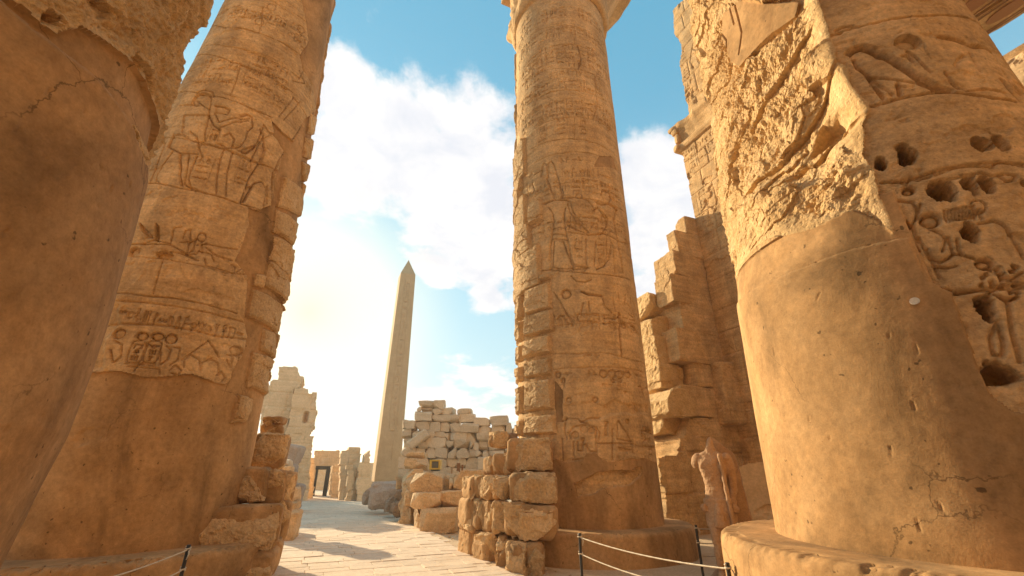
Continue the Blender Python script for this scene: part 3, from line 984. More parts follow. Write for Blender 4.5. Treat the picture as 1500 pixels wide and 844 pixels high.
for L in [[(385, 480), (410, 465), (432, 495), (420, 530)], [(560, 430), (585, 465), (605, 470)], [(505, 590), (560, 480), (545, 450)], [(560, 490), (565, 540), (540, 600), (500, 660), (460, 770)],
          [(450, 545), (490, 550), (530, 520), (560, 440)], [(500, 590), (550, 600), (570, 540)], [(605, 640), (600, 720), (595, 800)], [(660, 545), (630, 590), (612, 640), (640, 630)],
          [(475, 770), (520, 690), (555, 680), (575, 720), (560, 800)], [(640, 520), (660, 545), (655, 600)], [(580, 700), (575, 780)]]:
    S_(L, 0.026, 0.034)
f.sunk(a3([(480, 770), (455, 780), (490, 700), (520, 700)]), .04, .1, .6)
f.sunk(a3([(450, 545), (530, 515), (520, 540), (480, 565)]), .05, .1, .6)
# text panels
for (x0, y0, x1, y1, cell, sd_) in [(275, 150, 450, 260, .34, 1), (465, 185, 680, 320, .36, 2), (315, 440, 365, 510, .22, 3), (245, 570, 330, 700, .30, 4), (440, 580, 500, 720, .26, 5), (500, 150, 680, 250, .3, 9)]:
    p = a3([(x0, y0), (x1, y0), (x0, y1), (x1, y1)])
    s0, s1 = (p[0][0] + p[2][0]) / 2, (p[1][0] + p[3][0]) / 2
    z1, z0 = (p[0][1] + p[1][1]) / 2, (p[2][1] + p[3][1]) / 2
    glyph_block(f, s0, s1, z0, z1, cell, sd_, 0.016)
for L in [[(630, 395), (695, 310)], [(650, 410), (720, 330)], [(690, 310), (750, 395)], [(690, 495), (750, 395)], [(720, 190), (745, 250), (690, 235)], [(740, 190), (720, 230)]]:
    S_(L, 0.02, 0.028)
for (px, py, r0) in [(398, 10, .13), (380, 32, .12), (441, 43, .12), (461, 66, .10)]:
    f.ring(C2.pix(px, py), r0, r0, .016, .022); 
glyph_block(f, C2.pix(310, 20)[0], C2.pix(440, 60)[0], C2.pix(380, 40)[1] + .1, C2.pix(380, 8)[1], .5, 31, .012, False, .5)
# birds and signs of the lower band
T_ = lambda L, w=0.018, d=0.026: f.stroke(b3(L), w, d)
f.sunk(b3([(222, 68), (262, 105), (275, 130), (245, 118), (228, 95)]), .06, .08, .3)
f.sunk(b3([(285, 70), (300, 85), (298, 135), (280, 140)]), .06, .08, .3)
f.disc(b3([(200, 180)])[0], .10, .10, .06, .06, .5); f.disc(b3([(318, 193)])[0], .14, .08, .07, .06, .6)
for L in [[(185, 155), (230, 150), (275, 135), (340, 150)], [(340, 150), (355, 90), (385, 85)], [(390, 130), (400, 100), (420, 95), (418, 130), (405, 190)], [(380, 145), (440, 140)], [(415, 150), (440, 130), (430, 175), (400, 190), (440, 190), (455, 175)],
          [(463, 140), (465, 185)], [(445, 155), (482, 150)], [(480, 150), (540, 165), (600, 172)], [(480, 165), (520, 195), (580, 215)], [(455, 180), (500, 190), (510, 215)], [(345, 180), (380, 185), (440, 215)],
          [(475, 210), (480, 235), (540, 250), (585, 265)], [(580, 230), (595, 240), (590, 265)], [(600, 260), (630, 240)]]:
    T_(L)
f.ring(b3([(463, 125)])[0], .07, .09, .018, .03)
# text row and cartouche row
p = b3([(155, 385), (640, 500), (155, 440), (600, 470)])
for k in range(16):
    x = 155 + k * 30; y = 388 + k * 5.5
    q = b3([(x, y), (x + 24, y + 4), (x, y + 55)])
    glyph(f, (k * 7 + 3) % len(GLYPHS), q[0][0], q[2][1], max(.12, q[1][0] - q[0][0]), q[0][1] - q[2][1], .02, .014)
course(f, b3([(80, 370), (200, 375), (400, 400), (520, 425), (640, 460)]), .02, .02, 44)
course(f, b3([(80, 465), (180, 460), (300, 465), (450, 490), (520, 510), (640, 520)]), .03, .02, 45)
for k, (x, y) in enumerate([(195, 565), (258, 565)]):
    q = b3([(x, y + 45), (x - 28, y), (x + 28, y), (x, y - 40)])
    cartouche(f, q[0][0], q[0][1], abs(q[2][0] - q[1][0]), q[3][1] - q[0][1], 5 + k, .03)
for (x, y) in [(142, 498), (345, 518), (600, 565)]:
    q = b3([(x, y), (x + 25, y), (x, y - 20)])
    f.disc(q[0], abs(q[1][0] - q[0][0]), abs(q[2][1] - q[0][1]), .045, .06, .3); f.ring(q[0], abs(q[1][0] - q[0][0]), abs(q[2][1] - q[0][1]), .016, .02)
for L in [[(125, 525), (155, 540), (150, 590), (120, 610), (110, 560)], [(325, 545), (345, 560), (330, 600), (300, 620), (305, 570)], [(350, 550), (380, 555), (370, 600), (340, 620)], [(395, 630), (395, 600), (420, 580), (455, 600), (455, 640)],
          [(460, 640), (465, 610), (500, 595), (528, 615), (528, 660)], [(560, 580), (585, 585), (575, 630), (560, 600)], [(610, 590), (590, 640)], [(385, 600), (490, 525), (530, 590)], [(340, 640), (360, 620), (385, 640), (370, 660), (345, 650)],
          [(520, 660), (540, 645), (555, 670), (540, 685)], [(180, 625), (300, 635), (300, 655)], [(200, 645), (215, 615), (280, 625)]]:
    T_(L)
# losses in the stone at the left of the cartouche band
sl, q = f.sdf(b3([(60, 380), (150, 380), (150, 450), (120, 490), (90, 520), (85, 640), (40, 640), (0, 600)]), .2)
f.H[sl] -= 0.05 * sst(-q + .05 * fbm2(f.S[sl] * 4, f.Z[sl] * 4, 3, 3), -.02, .08)
for (z0_, z1_, cell_, sd_) in [(13.4, 14.1, .32, 81), (12.0, 12.5, .28, 82), (14.6, 15.4, .36, 83)]:
    glyph_block(f, -1.5, 1.9, z0_, z1_, cell_, sd_, .021, sd_ % 2 == 0, .85)
# plaster: below the carved band and up the right-hand side
stone_edge = C2.pp([(60, 548), (128, 546), (148, 545), (188, 546), (211, 550), (234, 552), (272, 548), (302, 554), (317, 560), (332, 563), (340, 554), (342, 543), (358, 520), (363, 493), (357, 467), (361, 459), (363, 405), (345, 382), (355, 357), (366, 330), (364, 305), (379, 310), (399, 300), (402, 268), (408, 250), (419, 224), (402, 199), (399, 179), (415, 195), (429, 206), (449, 173), (462, 163), (459, 126), (445, 103), (439, 81), (452, 60), (448, 30), (440, -10), (440, -60)])
stone_poly = stone_edge + [(stone_edge[-1][0], 18), (-3.6, 18), (-3.6, stone_edge[0][1])]
q = region(f, stone_poly, 0.05, 9, 2.6)
m = q > 0
f.H = np.where(m, -0.030 + 0.018 * fbm2(f.S * .8, f.Z * .8, 3, 12) + .003 * fbm2(f.S * 5, f.Z * 5, 3, 13) - 0.012 * np.exp(-(q / .05) ** 2), f.H)
f.ID[m] = 1
sl, q = f.sdf(C2.pp([(100, 645), (120, 625), (150, 618), (168, 628), (160, 645), (130, 655), (108, 660)]), .2)
f.H[sl] -= 0.012 * sst(-q + .08 * fbm2(f.S[sl] * 4, f.Z[sl] * 4, 4, 3), 0, .08) * (1 + 2 * fbm2(f.S[sl] * 6, f.Z[sl] * 9, 3, 4))
# repair blocks set in the plaster
blks = [[(755, 18), (832, 70), (812, 160), (738, 105)], [(742, 118), (815, 178), (803, 310), (722, 215)], [(725, 218), (812, 312), (792, 392), (705, 312)], [(660, 325), (797, 402), (768, 512), (638, 432)],
        [(703, 478), (757, 500), (742, 602), (690, 560)], [(660, 570), (737, 598), (708, 738), (640, 702)], [(612, 733), (657, 748), (632, 842), (580, 842)], [(668, 268), (706, 270), (697, 322), (660, 312)]]
for k, P in enumerate(blks):
    block_on(f, b3(P), 10 + k, 0.06, 0.05, 40 + k)
blks2 = [[(650, 660), (742, 742), (722, 842), (622, 792)], [(735, 688), (772, 705), (770, 830), (745, 830)], [(750, 485), (790, 500), (768, 592), (738, 572)], [(733, 595), (775, 610), (765, 690), (735, 680)], [(770, 380), (800, 400), (785, 480), (755, 470)]]
for k, P in enumerate(blks2):
    block_on(f, a3(P), 30 + k, 0.05, 0.05, 60 + k)
# ragged flank higher up
fl = [C2.pix(478, 120)[0] - .12, 3.3]
zt = [C2.pix(470, 190)[1], 16]
zc = zt[0]
kk = 0
r_ = random.Random(9)
while zc < 15.8:
    h = r_.uniform(.55, 1.0)
    s0 = C2.pix(480, 120)[0] + r_.uniform(-.12, .12)
    block_on(f, [(s0, zc), (s0 + .9, zc), (s0 + .9, zc + h * .92), (s0 + .05, zc + h * .9)], 40 + kk, r_.uniform(.01, .06), .04, 80 + kk)
    zc += h; kk += 1
pC2 = C2.build(f, col2, NAMES, CMATS)
plinth(C2.c, 2.50, 0.60, col2, 8, 0.05)
V, F = lathe(C2.c, resample([(C2.prof(16.0), 16.0), (1.22, 18.6)], 0.4), 96, 0.02, 2)
mesh('upper_shaft', V, F, M_CARVED, col2)
capital(C2.c, 18.5, 1.22, col2, 6)

# ---- the column in the middle, with its capital
C3 = Col(1.97, 12.31, [(0.5, 1.80), (19.0, 1.80), (19.6, 1.80)])
col3 = thing('papyrus_column', 'tall column in the middle with a bell capital and block repairs up its left edge', 'column', (C3.c[0], C3.c[1], 0), GC); col3['kind'] = 'thing'
f = C3.field(0.53, 19.2, 0.0160, 96)
base_stone(f, 37)
F3 = lambda x, y: (740 + x / 3.836, 200 + y / 3.836)
E3 = lambda x, y: (740 + x / 3.8375, 400 + y / 3.8375)
D3 = lambda x, y: (740 + x / 3.458, 600 + y / 3.458)
T3 = lambda x, y: (740 + x / 4.02, y / 4.02)
f3 = lambda L: C3.pp([F3(*p) for p in L]); e3 = lambda L: C3.pp([E3(*p) for p in L]); d3 = lambda L: C3.pp([D3(*p) for p in L]); t3 = lambda L: C3.pp([T3(*p) for p in L])
for i, P in enumerate([f3([(75, 565), (120, 535), (180, 500), (215, 472)]), f3([(200, 385), (270, 355), (430, 345), (510, 360), (600, 390), (680, 440)]), f3([(140, 75), (160, 62), (370, 12), (540, 50), (610, 105)]),
                       f3([(185, 755), (350, 760), (480, 772), (600, 782), (700, 805)]), f3([(345, 535), (450, 552), (560, 545), (640, 590), (700, 612)]), f3([(170, 145), (300, 95), (450, 90), (530, 110)]),
                       t3([(110, 400), (200, 310), (330, 262), (430, 268), (540, 330)]), t3([(170, 450), (240, 415), (360, 405), (500, 430), (560, 460)]), t3([(180, 590), (260, 545), (390, 532), (500, 550), (580, 590)]), t3([(170, 745), (280, 710), (430, 690), (560, 720), (630, 770)]),
                       e3([(270, 300), (400, 285), (560, 285), (740, 290)]), e3([(265, 455), (400, 455), (560, 450), (700, 490), (790, 520)]), e3([(270, 545), (500, 530), (780, 560)]), f3([(170, 330), (330, 262), (500, 268), (600, 300)]),
                       t3([(150, 210), (300, 150), (430, 160), (520, 210)])]):
    course(f, P, 0.018, 0.032 if i < 5 else 0.018, i + 60)
f.stroke(t3([(405, 135), (412, 200), (408, 260)]), .016, .02)
f.stroke(t3([(425, 270), (440, 310), (448, 350), (432, 405)]), .035, .07)
f.disc(t3([(438, 375)])[0], .08, .06, .04, .05, .6)
f.stroke(t3([(240, 565), (290, 600), (330, 660), (345, 700)]), .016, .02); f.stroke(t3([(530, 450), (535, 550), (545, 620), (520, 700)]), .03, .03)
f.stroke(t3([(408, 695), (408, 800), (405, 820)]), .018, .022)
for (x, y) in [(208, 715), (292, 688), (435, 673), (562, 718), (610, 750), (222, 800), (465, 772)]:
    q = t3([(x, y), (x + 20, y)]); f.ring(q[0], .09, .09, .022, .026)
for (L, cell, sd_) in [(((190, 300), (540, 390)), .42, 1), (((120, 390), (210, 560)), .36, 2), (((185, 735), (245, 835)), .3, 3), (((290, 700), (370, 800)), .36, 4), (((430, 700), (480, 800)), .3, 5), (((250, 430), (520, 480)), .4, 6)]:
    p = t3(L)
    glyph_block(f, p[0][0], p[1][0], p[1][1], p[0][1], cell, sd_, .022, sd_ > 1)
F_ = lambda L, w=0.026, d=0.036: f.stroke(f3(L), w, d)
for P in [[(215, 380), (270, 357), (345, 355), (368, 368), (340, 400), (330, 450), (335, 500), (345, 555), (370, 690), (388, 722), (458, 736), (380, 738), (325, 600), (300, 590), (275, 590), (268, 735), (256, 748), (252, 620), (262, 545), (270, 475), (265, 430), (240, 398)],
          [(500, 362), (540, 382), (592, 380), (628, 416), (615, 460), (622, 520), (640, 590), (668, 768), (618, 768), (610, 600), (588, 690), (560, 728), (515, 748), (570, 585), (560, 520), (580, 460), (520, 395)],
          [(230, 235), (242, 200), (290, 210), (310, 280), (322, 345), (280, 350), (250, 290)], [(538, 330), (545, 305), (562, 302), (585, 318), (596, 348), (585, 375), (552, 382)]]:
    f.sunk(f3(P), .030, .08, .12)
for L in [[(205, 225), (208, 165), (218, 148), (232, 155), (240, 230)], [(242, 200), (242, 150), (258, 138), (270, 152), (290, 210), (310, 280), (322, 345)], [(230, 235), (250, 290), (275, 350)], [(322, 295), (330, 330), (312, 345)],
          [(215, 380), (270, 357), (345, 355), (368, 368), (380, 420), (405, 455), (435, 487)], [(350, 375), (365, 430), (400, 470), (430, 487)], [(240, 398), (265, 430), (270, 475), (262, 545), (252, 620), (250, 700), (256, 748)],
          [(338, 400), (330, 450), (335, 500), (345, 555), (358, 610), (370, 690), (388, 722), (458, 736)], [(275, 590), (270, 660), (268, 735), (300, 742)], [(325, 590), (345, 650), (368, 705), (380, 738)], [(250, 745), (350, 745), (465, 738)],
          [(262, 548), (345, 552)], [(262, 575), (350, 580)],
          [(538, 330), (545, 305), (562, 302), (585, 318), (596, 348), (585, 375), (552, 382), (525, 375)], [(500, 362), (540, 382), (592, 380), (628, 416), (615, 460), (622, 520), (640, 590), (655, 680), (668, 768)], [(505, 415), (470, 365), (430, 345)],
          [(490, 415), (520, 395), (580, 460), (575, 500), (540, 550), (470, 555), (430, 530), (340, 490), (335, 440)], [(600, 592), (588, 690), (560, 728), (515, 748)], [(610, 600), (612, 690), (618, 768)], [(570, 585), (575, 660), (565, 720)],
          [(455, 575), (455, 720), (470, 740)], [(510, 590), (500, 730)], [(120, 265), (130, 330), (122, 415)], [(150, 265), (170, 310), (165, 380), (180, 385)], [(165, 215), (205, 190)]]:
    F_(L)
f.sunk(f3([(345, 470), (430, 492), (480, 545), (400, 530), (340, 500)]), .05, .15, .4)
f.sunk(f3([(490, 415), (520, 395), (575, 465), (530, 450)]), .05, .1, .5)
f.sunk(f3([(375, 740), (460, 742), (450, 760), (390, 765)]), .05, .08, .5)
f.ring(f3([(415, 335)])[0], .09, .08, .02, .03)
for (L, cell, sd_) in [(((320, 180), (500, 255)), .40, 11), (((520, 190), (600, 260)), .36, 12), (((385, 570), (440, 700)), .34, 13), (((505, 590), (565, 720)), .38, 14), (((300, 120), (440, 160)), .4, 15), (((515, 455), (545, 500)), .25, 16)]:
    p = f3(L)
    glyph_block(f, p[0][0], p[1][0], p[1][1], p[0][1], cell, sd_, .024, sd_ < 15)
E_ = lambda L, w=0.026, d=0.036: f.stroke(e3(L), w, d)
q = e3([(342, 118), (370, 118), (342, 92)]); f.disc(q[0], abs(q[1][0] - q[0][0]), abs(q[2][1] - q[0][1]), .06, .08, .4); f.ring(q[0], abs(q[1][0] - q[0][0]), abs(q[2][1] - q[0][1]), .02, .03)
for L in [[(270, 108), (300, 150), (340, 220), (385, 278)], [(335, 215), (380, 290)], [(430, 105), (470, 120), (545, 128), (556, 160)], [(405, 250), (412, 230), (530, 240), (535, 275), (412, 272), (405, 250)], [(558, 235), (558, 285)], [(440, 170), (425, 230)], [(470, 160), (475, 215)],
          [(545, 130), (560, 185), (600, 225)], [(605, 140), (618, 215)], [(635, 110), (645, 180)], [(675, 125), (672, 180)], [(705, 140), (708, 200)], [(560, 255), (620, 260), (650, 235)], [(690, 230), (720, 250), (725, 270)], [(740, 210), (755, 250), (760, 280)],
          [(290, 260), (320, 240), (355, 290)], [(640, 230), (650, 275), (645, 340), (655, 460)], [(330, 590), (330, 640)], [(370, 20), (400, 48), (450, 52), (485, 38)],
          [(750, 640), (765, 640), (780, 690)], [(770, 660), (800, 640)]]:
    E_(L)
f.stroke(e3([(430, 105), (470, 122), (548, 130)]), .04, .05)
f.stroke(e3([(640, 225), (650, 280), (644, 340), (655, 430), (655, 465)]), .045, .05)
for (x, y, r0) in [(555, 567, 22), (605, 567, 23), (647, 571, 22), (692, 572, 18), (295, 573, 18), (668, 298, 14), (722, 312, 12), (325, 605, 12), (357, 715, 15), (508, 712, 16), (610, 605, 12), (650, 605, 10)]:
    q = e3([(x, y), (x + r0, y), (x, y - r0)]); rx = abs(q[1][0] - q[0][0]); rz_ = abs(q[2][1] - q[0][1])
    f.disc(q[0], rx, rz_, .04, .05, .35); f.ring(q[0], rx, rz_, .018, .024)
for (L, cell, sd_) in [(((320, 550), (390, 590)), .25, 21), (((450, 550), (530, 585)), .25, 22), (((720, 550), (780, 600)), .3, 23), (((290, 478), (760, 510)), .26, 24), (((440, 448), (540, 478)), .26, 25), (((530, 600), (700, 690)), .40, 26)]:
    p = e3(L)
    glyph_block(f, p[0][0], p[1][0], p[1][1], p[0][1], cell, sd_, .02, sd_ == 26)
D_ = lambda L, w=0.026, d=0.036: f.stroke(d3(L), w, d)
for L in [[(290, 60), (320, 45), (370, 50), (385, 65), (430, 45), (480, 45)], [(330, 150), (320, 120), (345, 90), (400, 78), (460, 92), (480, 120), (475, 150)], [(345, 165), (345, 240)], [(365, 165), (368, 210), (390, 210), (395, 160)], [(410, 180), (430, 215), (465, 215)], [(460, 110), (465, 215)],
          [(545, 100), (545, 250)], [(470, 172), (650, 175)], [(645, 175), (650, 220)], [(575, 60), (610, 110), (640, 165)], [(570, 65), (570, 150), (640, 165)], [(575, 195), (640, 205), (580, 205), (620, 215)], [(510, 85), (505, 130), (518, 130), (514, 85)], [(310, 40), (300, 100), (310, 150)],
          [(690, 110), (740, 110), (720, 150), (700, 170)], [(720, 100), (745, 130)], [(700, 190), (760, 190)], [(720, 280), (725, 310)], [(735, 285), (740, 315)], [(750, 280), (755, 315)], [(285, 150), (290, 260)], [(340, 255), (400, 250)], [(380, 60), (420, 75)]]:
    D_(L)
for (x, y, r0) in [(352, 130, 20), (400, 100, 20), (436, 105, 16), (393, 152, 12), (514, 66, 10), (622, 60, 12), (718, 105, 18)]:
    q = d3([(x, y), (x + r0, y), (x, y - r0)]); f.disc(q[0], abs(q[1][0] - q[0][0]), abs(q[2][1] - q[0][1]), .045, .06, .35)
glyph_block(f, d3([(690, 170)])[0][0], d3([(770, 170)])[0][0], d3([(730, 265)])[0][1], d3([(730, 120)])[0][1], .3, 33, .03, False)
for (z0_, z1_, cell_, sd_) in [(16.9, 17.6, .34, 71), (15.9, 16.5, .3, 72), (14.4, 15.3, .36, 73), (12.2, 13.0, .34, 74), (9.2, 9.8, .3, 75), (5.05, 5.55, .3, 76), (8.0, 8.5, .32, 77), (13.3, 13.9, .32, 78)]:
    glyph_block(f, -1.7, 2.4, z0_, z1_, cell_, sd_, .021, sd_ % 2 == 0, .85)
# plaster skirt: ragged top edge, with an island of old stone
pe = d3([(258, 250), (300, 275), (330, 272), (390, 258), (410, 228), (450, 222), (490, 258), (530, 265), (600, 255), (640, 245), (700, 250), (735, 262), (770, 275), (780, 320)])
poly = pe + [(3.6, pe[-1][1]), (3.6, .3), (-3.6, .3), (-3.6, pe[0][1])]
q = region(f, poly, 0.05, 15, 2.4)
isl = d3([(348, 375), (400, 350), (470, 318), (560, 308), (650, 305), (660, 290), (700, 285), (700, 330), (640, 385), (560, 385), (480, 410), (420, 432), (370, 438)])
q2 = region(f, isl, 0.06, 16, 2.8)
m = (q < 0) & (q2 > 0)
f.H = np.where(m, -0.012 + 0.02 * fbm2(f.S * .8, f.Z * .8, 3, 12) + .003 * fbm2(f.S * 5, f.Z * 5, 3, 13), f.H)
f.ID[m] = 1
mi = q2 < 0
f.H = np.where(mi, -0.05 + rock(f.S, f.Z, 77, .05, 2.5) - 0.03, f.H)
# recessed eroded patch and plaster fills
for P, dpt in [([(325, 640), (360, 560), (420, 545), (520, 545)], 0), ]:
    pass
sl, q = f.sdf(e3([(330, 740), (480, 720), (560, 740), (620, 705), (700, 735), (800, 745), (810, 800), (600, 800), (520, 830), (350, 820)]), .2)
f.H[sl] -= 0.04 * sst(-q + .06 * fbm2(f.S[sl] * 3, f.Z[sl] * 3, 3, 3), -.02, .06)
for ip_, P in enumerate([e3([(275, 600), (325, 660), (325, 844), (275, 844)]), f3([(530, 110), (605, 120), (625, 190), (560, 165), (500, 170)])]):
    sl, q = f.sdf(P, .2)
    mm = q + .06 * fbm2(f.S[sl] * 3, f.Z[sl] * 3, 3, 3) < 0
    f.H[sl] = np.where(mm, -0.02 + .012 * fbm2(f.S[sl], f.Z[sl], 3, 4), f.H[sl])
    f.ID[sl] = np.where(mm & (f.ID[sl] == 0), 4 + ip_, f.ID[sl])
# repair blocks up the left edge
rows = [((60, 0), (255, 35), 258), ((60, 45), (255, 200), 258), ((60, 200), (255, 330), 268), ((60, 342), (255, 452), 262), ((60, 468), (255, 572), 262), ((60, 588), (255, 768), 272), ((60, 785), (255, 905), 285)]
sL = -2.62
for k, ((xa, ya), (xb, yb), xr) in enumerate(rows):
    pr = e3([(xr, ya), (xr, yb), (150, ya), (115, ya)])
    z1, z0 = pr[0][1], pr[1][1]
    sR = pr[0][0]
    sm = pr[2][0]; sn = pr[3][0]
    block_on(f, [(sn + .05, z0 + .02), (sR, z0), (sR - .02, z1 - .03), (sn + .08, z1 - .02)], 10 + 3 * k, .15, .06, 130 + k)
    block_on(f, [(sL + .45, z0 + .03), (sn - .16, z0 + .02), (sn - .14, z1 - .06), (sL + .45, z1 - .04)], 11 + 3 * k, .16, .06, 150 + k)
    block_on(f, [(sL - .1, z0 + .05), (sL + .28, z0 + .04), (sL + .28, z1 - .08), (sL - .1, z1 - .06)], 12 + 3 * k, .07, .03, 170 + k)
ups = [(65, 590, 150, 700), (75, 700, 205, 840), (140, 380, 215, 470), (65, 420, 125, 530), (62, 320, 90, 385), (60, 220, 100, 290), (60, 120, 120, 210)]
for k, (x0, y0, x1, y1) in enumerate(ups):
    p = f3([(x0, y0), (x1, y1)])
    s0 = -2.75 if x0 < 90 else p[0][0]
    block_on(f, [(s0, p[1][1]), (p[1][0], p[1][1]), (p[1][0] - .02, p[0][1]), (s0, p[0][1])], 40 + k, .13, .05, 190 + k)
zc = f3([(60, 120)])[0][1] + .15
kk = 0
while zc < 17.0:
    h = r_.uniform(.4, .9)
    block_on(f, [(-2.85, zc), (-2.45 + r_.uniform(-.1, .12), zc), (-2.45, zc + h * .8), (-2.85, zc + h * .85)], 50 + kk, r_.uniform(.03, .10), .04, 210 + kk)
    zc += h * r_.choice([1, 1, 1.7]); kk += 1
pC3 = C3.build(f, col3, NAMES, CMATS)
plinth(C3.c, 2.45, 0.565, col3, 12, 0.025)
capital(C3.c, 18.35, 1.80, col3, 9, (math.pi * 1.02, 1.1, 1.98))

# ---- the nearest column, cut by the left edge of the frame
C1 = Col(-4.45, 2.02, [(0.9, 1.66), (1.15, 1.69), (1.94, 1.765), (2.9, 1.735), (4.5, 1.616), (6.5, 1.50), (9, 1.42), (18, 1.3)])
col1 = thing('papyrus_column', 'nearest column, smooth brown plaster below pitted broken stone', 'column', (C1.c[0], C1.c[1], 0), GC); col1['kind'] = 'thing'
f = C1.field(0.9, 9.0, 0.0155)
edge = C1.pp([(-60, -60), (10, 0), (55, 40), (100, 75), (145, 110), (180, 155), (205, 200), (218, 242)])
low = edge + [(3.6, edge[-1][1] - .5), (3.6, .5), (-3.6, .5), (-3.6, edge[0][1] + 1)]
q = region(f, low, 0.015, 19, 1.6)
rough_e = C1.pp([(20, 0), (60, 32), (85, 52), (120, 42), (160, 60), (200, 95), (225, 140), (236, 185), (236, 200)])
up = rough_e + [(3.6, rough_e[-1][1] - .2), (3.6, 12), (rough_e[0][0] - 3, 12)]
q2 = region(f, up, 0.07, 29, 3.0)
rk = rock(f.S, f.Z, 205, .12, 1.5) + 0.06 * fbm2(f.S * 5, f.Z * 2.5, 5, 44, .6)
f.H = -0.06 - 0.03 * np.clip(q, 0, 1.5) + 0.01 * fbm2(f.S * 2, f.Z * 2, 4, 3)
f.ID[:] = 3
m2 = (q2 < 0)
f.H = np.where(m2, -0.02 + rk * sst(-q2, -.02, .12), f.H)
f.ID[m2] = 2
m = q < 0
f.H = np.where(m, .004 + 0.022 * fbm2(f.S * .7, f.Z * .7, 3, 61) + .005 * fbm2(f.S * 3, f.Z * 3, 3, 62) - .03 * (1 - sst(-q, 0, .05)), f.H)
f.ID[m] = 1
sl, qq = f.sdf(C1.pp([(190, 168), (205, 185), (222, 225), (224, 250), (212, 240), (200, 205)]), .2)
mm = (qq + .02 * fbm2(f.S[sl] * 6, f.Z[sl] * 6, 3, 5) < 0)
f.H[sl] = np.where(mm, -.03 + rk[sl] * .3, f.H[sl]); f.ID[sl] = np.where(mm, 2, f.ID[sl])
for (a, b) in [((68, 140), (73, 133)), ((22, 194), (30, 186)), ((122, 168), (126, 163)), ((144, 240), (145, 247)), ((158, 283), (161, 272)), ((7, 342), (11, 334)), ((60, 203), (62, 203)), ((185, 275), (188, 268)), ((62, 232), (64, 229)), ((140, 300), (141, 303)), ((60, 610), (62, 606)), ((8, 630), (10, 627))]:
    f.stroke(C1.pp([a, b]), .009, .008)
pC1 = C1.build(f, col1, NAMES, CMATS)
plinth(C1.c, 2.2, 0.92, col1, 21, 0.03)
V, F = lathe(C1.c, resample([(C1.prof(9.0) - .02, 9.0), (1.3, 17.6)], 0.4), 96, 0.02, 2)
mesh('upper_shaft', V, F, M_CARVED, col1)
capital(C1.c, 17.5, 1.3, col1, 7)

# ------------------------------------------------------------------ ground
x = np.unique(np.concatenate([np.linspace(-40, 40, 161), np.linspace(-600, 600, 61)]))
y = np.unique(np.concatenate([np.linspace(-20, 70, 181), np.linspace(-600, 900, 61)]))
X, Y = np.meshgrid(x, y)
bco = X * BX[0] + Y * BX[1]
Zg = -0.02 + 0.05 * fbm2(X * .8, Y * .8, 4, 3) * sst(np.abs(bco - 1.53), 2.0, 3.2) - 0.03
i = np.arange(X.size).reshape(X.shape)
gF = np.stack([i[:-1, :-1], i[:-1, 1:], i[1:, 1:], i[1:, :-1]], -1).reshape(-1, 4)
tag(mesh('ground', np.stack([X, Y, Zg], -1).reshape(-1, 3), gF, M_SAND), kind='structure')

# paved way: every slab a bevelled piece of one sheet
r_ = random.Random(5)
PV, PF = [], []
a = -6.0
L0, L1 = -0.45, 3.50
while a < 62:
    dep = r_.uniform(.30, .40)
    b = L0 + r_.uniform(-.18, .05)
    end = L1 + r_.uniform(-.05, .18)
    while b < end - .1:
        wd = min(r_.uniform(.55, 1.15), end - b)
        if end - b - wd < .25: wd = end - b
        g = .003; z = .028 + r_.uniform(-.006, .006); tl = r_.uniform(-.004, .004)
        c = [(a + g, b + g), (a + dep - g, b + g), (a + dep - g, b + wd - g), (a + g, b + wd - g)]
        e = .007
        ci = [(a + g + e, b + g + e), (a + dep - g - e, b + g + e), (a + dep - g - e, b + wd - g - e), (a + g + e, b + wd - g - e)]
        n0 = len(PV)
        for k, (aa, bb) in enumerate(c):
            p = ab(aa, bb); PV.append((p[0], p[1], z - .012))
        for k, (aa, bb) in enumerate(ci):
            p = ab(aa, bb); PV.append((p[0], p[1], z + (tl if k in (0, 1) else -tl)))
        for k, (aa, bb) in enumerate(c):
            p = ab(aa, bb); PV.append((p[0], p[1], -.06))
        PF.append((n0 + 4, n0 + 7, n0 + 6, n0 + 5))
        for k in range(4):
            k2 = (k + 1) % 4
            PF.append((n0 + k, n0 + 4 + k, n0 + 4 + k2, n0 + k2)); PF.append((n0 + 8 + k, n0 + k, n0 + k2, n0 + 8 + k2))
        b += wd
    a += dep
pv = mesh('paved_path', PV, np.array(PF), M_PAVE, None, False)
tag(pv, kind='structure')
at_ = pv.data.attributes.new('slab', 'FLOAT', 'FACE')
sv = np.random.default_rng(2).random(len(PF) // 9)
at_.data.foreach_set('value', np.repeat(sv, 9).astype(np.float32))
nt = M_PAVE.node_tree
bs = [n for n in nt.nodes if n.type == 'BSDF_PRINCIPLED'][0]
src = bs.inputs['Base Color'].links[0].from_socket
an = nt.nodes.new('ShaderNodeAttribute'); an.attribute_name = 'slab'
mr_ = nt.nodes.new('ShaderNodeMapRange'); mr_.inputs['To Min'].default_value = .92; mr_.inputs['To Max'].default_value = 1.07
nt.links.new(an.outputs['Fac'], mr_.inputs['Value'])
vm = nt.nodes.new('ShaderNodeVectorMath'); vm.operation = 'SCALE'
nt.links.new(src, vm.inputs[0]); nt.links.new(mr_.outputs[0], vm.inputs['Scale'])
nt.links.new(vm.outputs[0], bs.inputs['Base Color'])
# mortar and drifted sand between the slabs
q = [ab(-6.2, -.7), ab(62.2, -.7), ab(62.2, 3.75), ab(-6.2, 3.75)]
tag(mesh('path_bed', [(p[0], p[1], .012) for p in q], [(3, 2, 1, 0)], M_SAND, None, False), kind='structure')

